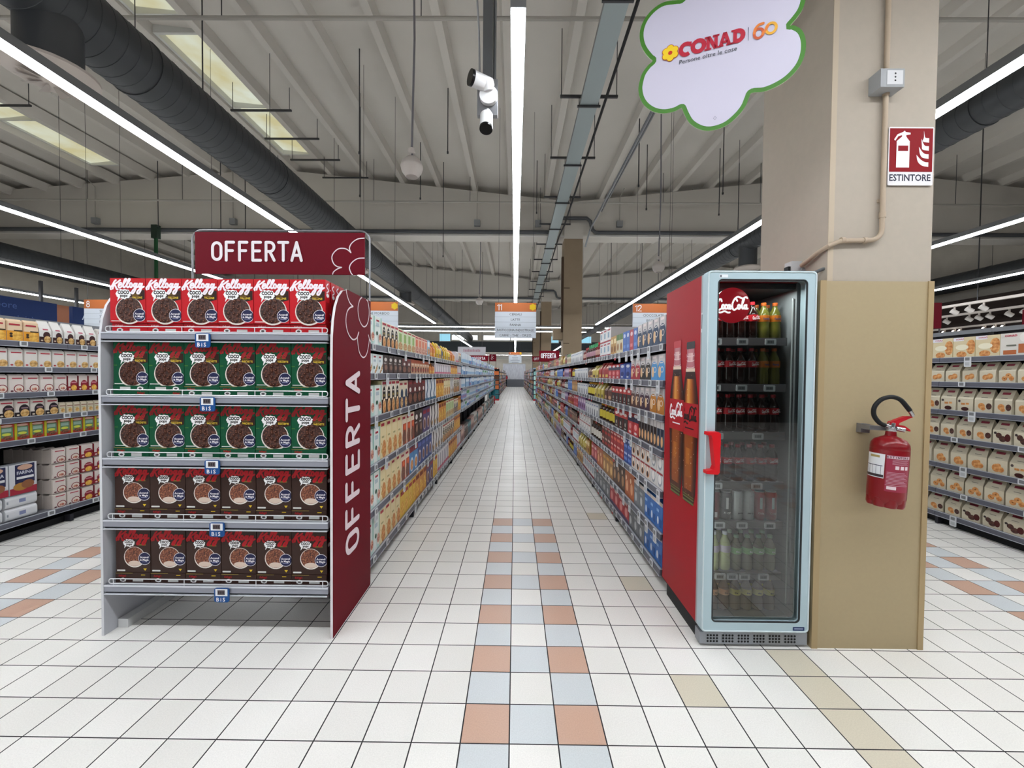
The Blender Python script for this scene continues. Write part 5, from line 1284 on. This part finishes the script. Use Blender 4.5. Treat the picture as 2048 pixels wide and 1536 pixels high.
_pm = {}
def pack_mesh(key, w, h, dep):
    k = (key, round(w, 3), round(h, 3), round(dep, 3))
    if k in _pm: return _pm[k]
    kind, cat, desc, shape, base, layers, side = S[key]
    mb = MB()
    bm_ = M(base, .42) if base not in FOOD else FOOD[base]
    sm_ = M(side, .42) if side else bm_
    lowh = h; tf = None
    if shape == 'box':
        mb.box(-w / 2, 0, 0, w / 2, dep, h, sm_, front=bm_)
    elif shape == 'brick':
        hh = h * .9; q = .006
        vs = [(-w / 2 + q, 0, 0), (w / 2 - q, 0, 0), (w / 2, q, 0), (w / 2, dep, 0), (-w / 2, dep, 0), (-w / 2, q, 0)]
        vs += [(a, b, hh) for a, b, _ in vs]
        n = 6
        mb.add(vs, [(0, 1, 7, 6)], bm_)
        mb.add(vs, [(i, (i + 1) % n, n + (i + 1) % n, n + i) for i in range(1, n)] + [(5, 4, 3, 2, 1, 0), (6, 7, 8, 9, 10, 11)], sm_)
        mb.add([(-w * .46, .004, hh), (w * .46, .004, hh), (w * .46, dep * .5, hh), (-w * .46, dep * .5, hh), (-w * .44, dep * .22, h), (w * .44, dep * .22, h), (w * .44, dep * .3, h), (-w * .44, dep * .3, h)],
               [(0, 1, 5, 4), (1, 2, 6, 5), (2, 3, 7, 6), (3, 0, 4, 7), (4, 5, 6, 7)], bm_)
        lowh = hh
    elif shape == 'pillow':
        r_ = h * .3
        mb.frame((-w / 2, 0, 0), (0, 1, 0), (0, 0, 1)).prism(rrect(0, 0, dep, h, r_, 4), w * .02, w * .98, bm_)
    elif shape == 'bag':
        a = h * .56
        pr = [(0, 0), (0, a), (dep * .42, h * .95), (dep * .44, h), (dep * .5, h), (dep * .52, h * .95), (dep, a * .9), (dep, 0)]
        pw = [.97, 1.0, .86, .84, .84, .86, 1.0, .97]
        L = [(-w / 2 * k_, y, z) for (y, z), k_ in zip(pr, pw)]; R = [(w / 2 * k_, y, z) for (y, z), k_ in zip(pr, pw)]
        n = len(pr)
        mb.add(L + R, [(i, n + i, n + i + 1, i + 1) for i in range(n - 1)] + [tuple(range(n)), tuple(range(2 * n - 1, n - 1, -1)), (n - 1, 2 * n - 1, n, 0)], bm_)
        lowh = a; tf = ((-w / 2, -.001, a), Vector((0, dep * .42, h * .95 - a)))
    elif shape in ('jar', 'bottle'):
        r = w / 2
        pr = [(.85, 0), (1, .04), (1, .15), (1, .4), (1, .6), (.95, .72), (.72, .82), (.72, .85), (.74, .99), (.68, 1)] if shape == 'jar' else [(.85, 0), (1, .03), (1, .2), (1, .35), (1, .5), (.9, .62), (.45, .76), (.36, .86), (.38, .98), (.34, 1)]
        bands = []
        for i in range(len(pr) - 1):
            mz = (pr[i][1] + pr[i + 1][1]) / 2
            c_ = base
            for l in layers:
                if l[1] <= mz <= l[2]: c_ = l[3]
            bands.append(M(c_, .25))
        mb.lathe([(a * r, b * h) for a, b in pr], bm_, 12, (0, r, 0), bands)
        _pm[k] = mb.mesh(kind)
        return _pm[k]
    d = .0008
    for l in layers:
        if l[0] == 'T':
            O, V = tf
            Vn = V.normalized(); q = V.length
            mb.frame(O, (1, 0, 0), Vn)
            mb.rect(w * (.1 + .8 * l[1]), q * l[2], w * (.1 + .8 * l[3]), q * l[4], l[5], .0012)
            continue
        mb.frame((-w / 2, 0, 0), (1, 0, 0), (0, 0, 1))
        cl = lambda p: (min(max(p[0], .004), .996) * w, min(max(p[1], .004), .996) * lowh)
        if l[0] == 'r': mb.poly([cl(p) for p in ((l[1], l[2]), (l[3], l[2]), (l[3], l[4]), (l[1], l[4]))], l[5], d)
        if l[0] == 'e': mb.poly([cl((l[1] + l[3] * cos(2 * pi * i / 14), l[2] + l[4] * sin(2 * pi * i / 14))) for i in range(14)], l[5], d)
        if l[0] == 'p': mb.poly([cl(p) for p in l[1]], l[2], d)
        if l[0] == 't': mb.text(l[1], l[2] * w, l[3] * lowh, l[4] * lowh, l[5], d, 'c', .03, wmax=w * .6)
        d += .0005
    _pm[k] = mb.mesh(kind)
    return _pm[k]

COUNT = {}
LIMIT = 295
rest = {}
def fill(side, xf, rack, shelf, z, seq, depth, inset=.02, far=None, ceil=9):
    # seq: list of (style, y centre, w, h, dep, stack, zoff)
    tot, idx = {}, {}
    for it in seq: tot[it[0]] = tot.get(it[0], 0) + 1
    for key, yc, w, h, dep, zo in seq:
        idx[key] = idx.get(key, 0) + 1
        kind, cat, desc, shape, base, layers, sd = S[key]
        COUNT[kind] = COUNT.get(kind, 0) + 1
        me = pack_mesh(key, w * .9 if shape == 'bag' else w - .004, h, min(dep, depth - .06))
        loc = (xf - inset * (1 if side < 0 else -1), yc, z + .001 + zo)
        rz = (pi / 2 if side < 0 else -pi / 2) + (random.uniform(-.09, .09) if shape == 'bag' else random.uniform(-.008, .008))
        if COUNT[kind] > LIMIT:
            rest.setdefault((rack, kind), []).append((me, loc, rz))
            continue
        o = bpy.data.objects.new(kind, me)
        COL.objects.link(o)
        o.location = loc; o.rotation_euler = (0, 0, rz)
        n = tot[key]
        lab = f'only {desc}, {shelf} shelf, {rack}' if n == 1 else f'{nth(idx[key])} of {word(n)}, {desc}, {shelf} shelf, {rack}'
        tag(o, lab, cat, f'{desc} facings, {shelf} shelf, {rack}')
def row(blocks, y, ystop):
    # blocks: (style, count, w, h, dep[, stack])
    out = []
    for b in blocks:
        key, n, w, h, dep = b[:5]
        st = b[5] if len(b) > 5 else 1
        for i in range(n):
            if y + w > ystop: return out, y
            for s_ in range(st):
                out.append((key, y + w / 2, w, h * random.uniform(.985, 1.0) if st == 1 else h, dep, s_ * (h + .001)))
            y += w
    return out, y
def more(y, ystop, palette, hmax, rr):
    out = []
    while y < ystop - .1:
        key, w, h, dep = rr.choice(palette)
        n = rr.randint(2, 5)
        if S[key][3] in ('box',) and S[key][0] in ('milk_pack',): n = rr.randint(1, 3)
        h = min(h, hmax) * rr.uniform(.9, 1)
        if rr.random() < .08: y += .12
        for i in range(n):
            if y + w > ystop: return out
            out.append((key, y + w / 2, w, h, dep, 0)); y += w
    return out
def simple_tags(L, first, step, kinds, rr):
    def f(i):
        out, x = [], -L / 2 + first * rr.uniform(.6, 1.4)
        while x < L / 2:
            out.append((x, rr.choice(kinds))); x += step * rr.uniform(.75, 1.3)
        return out
    return f
BL = 1.3
SHN6 = ['top', 'second', 'third', 'fourth', 'fifth', 'bottom']
SHN7 = ['top', 'second', 'third', 'fourth', 'fifth', 'sixth', 'bottom']
rr = random.Random(4)
# centre aisle, left rack
LA, LB = [1.722, 1.505, 1.18, .815, .475, .125], [1.742, 1.50, 1.235, 1.0, .80, .125]
YS = 2.93
for b in range(14):
    y0 = YS + b * BL
    far = y0 > 12
    bay(-1, -1.055, y0, BL - .002, LA if b < 4 else LB, .5, 1.83, (lambda i: []) if far else simple_tags(BL, .1, .32 if b < 1 else .17, ['short', 'short', 'long'] if b < 2 else ['short'], rr),
        f'{nth(b + 1)} shelving bay from the front along the left side of the central aisle', 'shelving bays left of the central aisle')
LEFT = [
    [('mint', 2, .165, .225, .1), ('oval', 4, .115, .205, .1), ('green', 4, .16, .2, .1), ('salmon', 4, .15, .195, .1), ('bluebox', 1, .15, .2, .1), ('obag', 2, .19, .2, .12), ('ybag', 2, .2, .22, .12), ('nbag', 1, .2, .2, .12), ('ybag', 3, .2, .21, .12), ('obag', 3, .18, .19, .12)],
    [('mintbar', 3, .12, .15, .12), ('dark', 4, .14, .155, .1), ('darkred', 2, .17, .15, .1), ('barorange', 7, .125, .15, .12), ('obag', 2, .18, .15, .1), ('pinkwhite', 9, .15, .15, .1)],
    [('mint', 2, .165, .235, .1), ('oval', 4, .125, .27, .1), ('navycream', 2, .15, .26, .1), ('darkred', 4, .2, .26, .1), ('skate', 3, .22, .26, .1), ('amber', 3, .2, .26, .1), ('cream', 3, .2, .26, .1)],
    [('mint', 2, .15, .27, .1), ('cream', 4, .155, .3, .1), ('orange', 3, .16, .29, .1), ('dark', 2, .2, .29, .1), ('purple', 2, .2, .29, .1), ('zebra', 3, .2, .28, .1), ('amber', 3, .2, .28, .1), ('green', 4, .2, .28, .1)],
    [('mint', 2, .15, .265, .1), ('cream', 4, .145, .28, .1), ('orange', 2, .16, .27, .1), ('bluetop', 2, .18, .27, .1), ('navy', 4, .19, .28, .1), ('zebra', 4, .2, .27, .1), ('oval', 6, .19, .27, .1)],
    [('mint', 2, .145, .275, .1), ('cream', 4, .145, .28, .1), ('yellow', 4, .15, .27, .1), ('amber', 3, .18, .28, .1), ('purple', 2, .2, .28, .1), ('yellow', 1, .3, .28, .1), ('pinkwhite', 6, .16, .27, .1)],
]
PALN = [('zebra', .19, .27, .1), ('oval', .18, .27, .1), ('amber', .19, .27, .1), ('navycream', .18, .27, .1), ('pinkwhite', .17, .26, .1), ('dark', .19, .27, .1)]
PALF = [('milkw', .3, .2, .2), ('milkblue', .3, .2, .2), ('milkb', .11, .22, .1), ('milkg', .11, .22, .1), ('bluebrick', .11, .2, .1), ('milkw', .34, .22, .2)]
PALB = [('teal', .17, .3, .1), ('rosy', .18, .33, .1), ('whiteb', .18, .34, .1), ('dark', .2, .32, .1)]
for i in range(6):
    seq, y = row(LEFT[i], YS + .01, YS + 4 * BL)
    seq += more(y + .01, YS + 4 * BL, PALN, [.2, .16, .27, .29, .29, .29][i], rr)
    fill(-1, -1.055, 'left aisle rack', SHN6[i], LA[i], seq, .5)
    seq = more(YS + 4 * BL + .03, YS + 14 * BL, PALB if i == 5 else PALF, [.26, .19, .21, .19, .14, .55][i], rr)
    fill(-1, -1.055, 'left rack far end', SHN6[i], LB[i], seq, .5)
# centre aisle, right rack
RA = [1.733, 1.47, 1.222, .964, .674, .366, .11]
YR = 2.9
for b in range(14):
    y0 = YR + b * BL
    bay(1, 1.055, y0, BL - .002, RA, .5, 1.83, (lambda i: []) if y0 > 12 else simple_tags(BL, .1, .22 if b < 1 else .17, ['long', 'long', 'short'] if b < 1 else ['short', 'short', 'short', 'red'], rr),
        f'{nth(b + 1)} shelving bay from the front along the right side of the central aisle', 'shelving bays right of the central aisle')
RIGHT = [
    [('cnavy', 5, .135, .235, .3), ('sblue', 1, .12, .2, .2), ('sred', 1, .12, .2, .2), ('sblue', 2, .12, .2, .2), ('tgreen', 2, .13, .2, .2), ('gold', 2, .13, .2, .2), ('twhite', 3, .19, .16, .3, 2), ('botr', 3, .12, .22, .12), ('bot', 5, .14, .22, .12), ('botr', 2, .14, .2, .12), ('twh', 9, .15, .17, .1)],
    [('cblue', 2, .15, .215, .3), ('cblack', 2, .14, .21, .3), ('cred', 2, .14, .21, .3), ('rblue', 2, .2, .165, .2), ('rred', 3, .17, .165, .2), ('redbag', 3, .18, .19, .12), ('yelbag', 2, .2, .17, .12), ('cocoab', 2, .2, .15, .12), ('twh', 8, .16, .15, .1)],
    [('camber', 2, .16, .215, .3), ('cplum', 2, .13, .21, .3), ('cbrown', 2, .13, .21, .3), ('rblack', 5, .15, .19, .2), ('cocoab', 2, .2, .19, .12), ('yelbag', 3, .2, .19, .12), ('jar', 4, .13, .19, .13), ('twh', 6, .16, .16, .1)],
    [('slimb', 2, .075, .225, .3), ('slim', 6, .075, .225, .3), ('rred', 2, .17, .22, .2), ('rblack', 3, .17, .22, .2), ('jar', 5, .17, .2, .17), ('twh', 6, .16, .17, .1), ('tpink', 4, .18, .2, .1)],
    [('caps2', 2, .14, .12, .3, 2), ('caps', 4, .13, .12, .3, 2), ('bdots', 2, .13, .12, .2, 2), ('rdots', 4, .14, .12, .2, 2), ('brdots', 3, .15, .12, .2, 2), ('jarw', 5, .15, .2, .15), ('caps2', 5, .2, .12, .2, 2)],
    [('bigblue', 3, .135, .215, .3), ('biggrey', 2, .15, .22, .3), ('bigorange', 2, .15, .24, .3), ('bigbrown', 3, .16, .24, .3), ('tan', 3, .17, .23, .3), ('bigorange', 2, .17, .23, .2), ('bigred', 2, .2, .22, .2)],
    [('bigblue', 3, .135, .215, .3), ('biggrey', 3, .15, .21, .3), ('bigred', 4, .19, .22, .3), ('biggrey', 5, .18, .2, .3), ('twhite', 6, .15, .2, .2), ('gold', 4, .16, .2, .2)],
]
PALR = [('twh', .15, .2, .1), ('tgreen', .14, .2, .1), ('tpink', .15, .2, .1), ('cocoab', .17, .2, .1), ('jar', .12, .17, .12), ('jarw', .12, .18, .12), ('sred', .12, .2, .1), ('sblue', .12, .2, .1), ('rblack', .14, .2, .1), ('rdots', .15, .2, .1), ('brdots', .15, .22, .1), ('gold', .14, .2, .1), ('twhite', .14, .2, .1), ('bigbrown', .16, .2, .1), ('tan', .16, .2, .1), ('redbag', .17, .2, .1), ('yelbag', .18, .2, .1), ('botr', .11, .22, .11)]
for i in range(7):
    seq, y = row(RIGHT[i], YR + .02, YR + 14 * BL)
    seq += more(y + .02, YR + 14 * BL, PALR, [.24, .19, .2, .22, .25, .24, .22][i], rr)
    fill(1, 1.055, 'right aisle rack', SHN7[i], RA[i], seq, .5)

# flour rack of the next aisle on the left
LC = [1.765, 1.535, 1.305, 1.085, .88, .165]
for b in range(3):
    bay(-1, -4.43, 2.7 + b * BL, BL - .002, LC, .55, 1.99, simple_tags(BL, .2, .42, ['short'], rr), f'{nth(b + 1)} bay of the flour rack behind the grey panel of the offer display', 'bays of the flour rack')
FL = [
    [('polenta', 8, .122, .195, .08), ('whflour', 5, .104, .21, .09), ('grainw', 6, .11, .19, .08), ('polenta', 8, .118, .19, .08)],
    [('grainw', 14, .112, .17, .08), ('small', 14, .1, .16, .08)],
    [('flourw', 10, .118, .165, .08), ('flourr', 10, .098, .165, .08), ('flourw', 6, .118, .165, .08)],
    [('brdmix', 10, .117, .165, .08), ('small', 16, .066, .11, .06), ('brdmix', 8, .112, .16, .08)],
    [('yeast', 22, .115, .15, .09)],
]
for i in range(5):
    seq, _ = row(FL[i], [2.80, 2.87, 2.83, 2.76, 2.77][i], 2.7 + 3 * BL - .02)
    fill(-1, -4.43, 'flour rack', SHN6[i], LC[i], seq, .55)
seq = []
for s_ in range(2):
    for k_ in range(4): seq.append(('lyingw', 2.84 + .26 * k_, .25, .11, .3, s_ * .112))
for k_ in range(4): seq.append(('farina', 2.99 + .215 * k_, .21, .27, .1, .225))
for s_ in range(4):
    for k_ in range(2): seq.append(('flourw', 3.925 + .128 * k_, .126, .145, .09, s_ * .147))
    for k_ in range(6): seq.append(('flourr', 4.185 + .128 * k_, .126, .145, .09, s_ * .147))
fill(-1, -4.43, 'flour rack', 'bottom', LC[5], seq, .55)
# the flour stack is several packs deep
n_ = 0
for s_ in range(4):
    for k_ in range(4):
        n_ += 1
        o = place('flour_pack', pack_mesh('flourw', .122, .145, .09), None, (-4.45 - .095 * (k_ + 1), 3.925, LC[5] + .001 + s_ * .147), pi / 2)
        tag(o, f'white flour pack, {word(k_ + 2)} deep in the {["bottom", "second", "third", "top"][s_]} layer of the flour stack', 'pack', 'packs deep in the flour stack')

# biscuit rack on the right of the big pillar
RC = [1.715, 1.47, 1.185, .915, .635, .365, .125]
for b in range(2):
    bay(1, 4.40, 2.95 + b * BL, BL - .002, RC, .55, 1.99, simple_tags(BL, .25, .6, ['long', 'short'], rr), ['bay of the biscuit rack cut by the picture edge', 'bay of the biscuit rack beside the big pillar'][b], 'bays of the biscuit rack')
BI = [
    [('cakew', 3, .245, .2, .1), ('cake', 6, .2, .2, .1)],
    [('bring', 5, .15, .19, .1), ('bknot', 10, .152, .19, .1)],
    [('bring', 3, .155, .22, .1), ('bchoc', 3, .155, .22, .1), ('bbar', 2, .155, .22, .1), ('bchoc', 6, .155, .22, .1)],
    [('bdark', 5, .155, .21, .1), ('bchoc', 9, .155, .21, .1)],
    [('bbar', 4, .16, .225, .1), ('bleaf', 9, .165, .225, .1)],
    [('bring', 15, .165, .215, .1)],
    [('bring', 2, .165, .185, .1), ('bdark', 4, .17, .185, .1), ('bchoc', 7, .165, .185, .1)],
]
for i in range(7):
    seq, _ = row(BI[i], 3.02, 2.95 + 2 * BL - .02)
    fill(1, 4.40, 'biscuit rack', SHN7[i], RC[i], seq, .55, inset=.03)

# second rows of shelving beyond the far cross passage
def far_run(side, xf, label, glabel):
    o = empty('shelving_bay', (xf, 24.3 + 12.5, 0), pi / 2 if side < 0 else -pi / 2)
    place('back_panel', MB().box(-12.5, .5, 0, 12.5, .52, 1.9, RK), o)
    place('base_plinth', MB().box(-12.5, .05, 0, 12.5, .5, .09, RKD), o)
    for z in RA[:6]: place('shelf', MB().box(-12.5, 0, -.045, 12.5, .5, 0, RAILG), o, (0, 0, z))
    tag(o, label, 'shelf unit')
    mb = MB()
    r3 = random.Random(int(xf * 10) + 3)
    pal = ['#b03a38', '#d0d4da', '#8fb0cc', '#c8a040', '#4a6a9a', '#d8c8b0', '#5a7a52', '#2c2c34', '#c87840', '#b8889a']
    for z in RA[:6] + [.1]:
        y = 24.35
        while y < 49:
            w = r3.uniform(.3, .7); h = r3.uniform(.15, .22); c = r3.choice(pal)
            xa, xb = (xf - .3, xf - .03) if side < 0 else (xf + .03, xf + .3)
            mb.box(xa, y, z + .001, xb, y + w - .01, z + h, M(c, .5)); y += w
    f = place('far_groceries', mb); f['kind'] = 'stuff'; tag(f, glabel, 'groceries')
far_run(-1, -1.06, 'long far shelf run beyond the cross passage, left of the grey curtain', 'countless small coloured packs on the far left-hand shelf run')
far_run(1, 1.06, 'long far shelf run beyond the cross passage, right of the grey curtain', 'countless small coloured packs on the far right-hand shelf run')
for (rk, kd), its in rest.items():
    mb = MB()
    for me, loc, rz in its:
        c_, s_ = cos(rz), sin(rz)
        vs = [(loc[0] + v.co.x * c_ - v.co.y * s_, loc[1] + v.co.x * s_ + v.co.y * c_, loc[2] + v.co.z) for v in me.vertices]
        b = len(mb.v); mb.v += vs
        for p in me.polygons:
            mb.f.append(tuple(b + q for q in p.vertices)); mb.m.append(mb.mi(me.materials[p.material_index])); mb.s.append(False)
    o = place(kd, mb); tag(o, f'remaining {kd.replace("_", " ")} facings deep in the aisle, {rk}', 'groceries', None, 'stuff')
# end displays at the far cross passage
def cap(x, y, h, cols, label, base=None):
    o = empty('end_display', (x, y, 0))
    mb = MB().box(-.3, 0, .0, .3, .04, h + .1, RKD).box(-.3, -.3, 0, .3, 0, .08, M(base or '#8d9096'))
    place('frame', mb, o)
    n = len(cols)
    for i, c in enumerate(cols):
        z = .12 + i * (h - .1) / n
        place('shelf', MB().box(-.3, -.3, z - .02, .3, 0, z, RAILG), o)
        p = place('grocery_pack', MB().box(x - .27, y - .28, z + .002, x + .27, y - .04, z + (h - .1) / n - .06, M(c, .5), front=M(c, .5)))
        tag(p, f'{nth(i + 1)} pack from the floor, {label}', 'pack', f'packs on the {label}')
    tag(o, label, 'display rack')
cap(-1.22, 24.0, 1.75, ['#2f6a74', '#2f6a74', '#c06a3a', '#a8603a', '#5a3a2a', '#d2703a'], 'orange and teal end display, far left', '#b03038')
cap(1.38, 24.0, 1.75, ['#8fc8c0', '#a8d4cc', '#8fc8c0', '#a8d4cc', '#c0e0da', '#8fc8c0'], 'pale teal end display, far right', '#b03038')
tag(place('promo_strip', MB().box(-1.26, 21.15, .42, -1.02, 21.18, 1.28, M('#2a6f7c', .5)).box(-1.26, 21.15, .0, -1.02, 21.18, .38, M('#b5303a', .5))), 'narrow teal and red upright sign at the far end of the left rack', 'sign')
def banner(x0, x1, y, z0, z1, label, txt='OFFERTA', deco=False):
    mb = MB().box(x0, y, z0, x1, y + .03, z1, RED).frame((x0, y - .003, z0), (1, 0, 0), (0, 0, 1))
    h = (z1 - z0) * .45
    if txt: strokes(mb, txt, (x1 - x0) * .1, (z1 - z0) * .28, h, WHITE, 0, wx=min(1, (x1 - x0) * .75 / (h * .8 * len(txt))), th=.15, gap=.18)
    if deco:
        for a, b in ((.4, .4), (.6, .55), (.45, .75)): mb.ribbon(arc((x1 - x0) * a, (z1 - z0) * b, .05, .06, 60, 300, 8), .014, WL, 0)
    mb.tube([(x0 + .02, y + .015, 0), (x0 + .02, y + .015, z0)], .015, RODM, 6).tube([(x1 - .02, y + .015, 0), (x1 - .02, y + .015, z0)], .015, RODM, 6)
    tag(place('offer_banner', mb), label, 'sign', 'small red offer boards far down the aisle')
banner(1.25, 2.3, 21.2, 2.25, 2.78, 'upper red OFFERTA board far down the right rack')
banner(1.02, 2.05, 24.2, 2.3, 2.62, 'lower red OFFERTA board beyond the first, by the far passage')
banner(-2.35, -1.4, 21.2, 2.2, 2.5, 'red OFFERTA board above the milk end of the left rack')
banner(-1.55, -1.12, 24.2, 2.3, 2.72, 'square red board with flower outline by the far passage', '', True)
banner(9.88, 10.9, 8.0, 2.38, 2.86, 'red offer board beyond the biscuit rack, cut by the picture edge', 'RTA')
banner(7.4, 8.29, 8.0, 2.48, 2.98, 'red offer board mostly hidden behind the big beige pillar', '', True)
mb = MB().box(-3.1, 22.0, 2.55, -1.6, 22.04, 3.0, M('#b5b3b8', .5)).frame((-3.1, 21.99, 2.55), (1, 0, 0), (0, 0, 1)).tube([(-2.9, 22.02, 3.0), (-2.9, 22.02, zrib(-2.9) + GAP)], .01, RODM, 5).tube([(-1.8, 22.02, 3.0), (-1.8, 22.02, zrib(-1.8) + GAP)], .01, RODM, 5)
for i in range(11): mb.rect(.3 + .085 * i, .18, .36 + .085 * i, .30 + .03 * (i % 3 == 0), M('#a8838c'), 0)
tag(place('hanging_board', mb), 'pale grey hanging board with faint red lettering above the milk', 'sign')

# a shopper far down the aisle
pr = empty('person', (-1.16, 49.95, 0))
def skin(name, pts, edges, rads, m, parent):
    me = bpy.data.meshes.new(name)
    me.from_pydata(pts, edges, [])
    o = place(name, me, parent)
    me.materials.append(m)
    md = o.modifiers.new('skin', 'SKIN')
    for i, v in enumerate(me.skin_vertices[0].data if me.skin_vertices else []): v.radius = (rads[i], rads[i])
    o.modifiers.new('sub', 'SUBSURF').levels = 1
    return o
def skinned(name, pts, edges, rads, m, parent):
    o = skin(name, pts, edges, rads, m, parent)
    me = o.data
    if not me.skin_vertices:
        import bmesh
        bm = bmesh.new(); bm.from_mesh(me)
        ly = bm.verts.layers.skin.verify()
        for i, v in enumerate(bm.verts):
            v[ly].radius = (rads[i], rads[i])
            if i == 0: v[ly].use_root = True
        bm.to_mesh(me); bm.free()
    return o
SKN = M('#b98a70', .6)
skinned('body', [(0, 0, .95), (0, 0, 1.2), (0, .0, 1.42), (0, .0, 1.52), (0, -.03, 1.66), (-.17, 0, 1.40), (-.25, -.02, 1.15), (-.24, -.2, .98), (.17, 0, 1.40), (.25, -.02, 1.15), (.24, -.2, .98), (-.09, 0, .9), (-.1, -.06, .5), (-.1, .02, .08), (-.1, -.12, .04), (.09, 0, .9), (.1, .06, .5), (.1, .14, .08), (.1, .0, .04)],
        [(0, 1), (1, 2), (2, 3), (3, 4), (2, 5), (5, 6), (6, 7), (2, 8), (8, 9), (9, 10), (0, 11), (11, 12), (12, 13), (13, 14), (0, 15), (15, 16), (16, 17), (17, 18)],
        [.12, .12, .10, .05, .095, .06, .045, .035, .06, .045, .035, .08, .06, .045, .04, .08, .06, .045, .04], SKN, pr)
skinned('jacket', [(0, 0, .95), (0, 0, 1.2), (0, .0, 1.41), (-.18, 0, 1.40), (-.25, -.02, 1.15), (-.24, -.17, 1.0), (.18, 0, 1.40), (.25, -.02, 1.15), (.24, -.17, 1.0)], [(0, 1), (1, 2), (2, 3), (3, 4), (4, 5), (2, 6), (6, 7), (7, 8)], [.17, .17, .13, .085, .065, .05, .085, .065, .05], M('#2a2b33', .7), pr)
place('vest', MB().box(.06, -.2, .98, .24, .05, 1.32, M('#a52a32', .7)), pr)['label'] = 'red front of the jacket'
skinned('trousers', [(0, 0, .92), (-.09, 0, .85), (-.1, -.06, .5), (-.1, .02, .12), (.09, 0, .85), (.1, .06, .5), (.1, .14, .12)], [(0, 1), (1, 2), (2, 3), (0, 4), (4, 5), (5, 6)], [.14, .10, .08, .065, .10, .08, .065], M('#1d1e24', .8), pr)
place('hair', MB().lathe([(.02, -.02), (.095, .0), (.105, .05), (.08, .11), (.02, .13)], M('#2a1d18', .7), 14, (0, .0, 1.66)), pr)
tag(pr, 'person in a dark and red jacket walking beside the far left shelves', 'person')
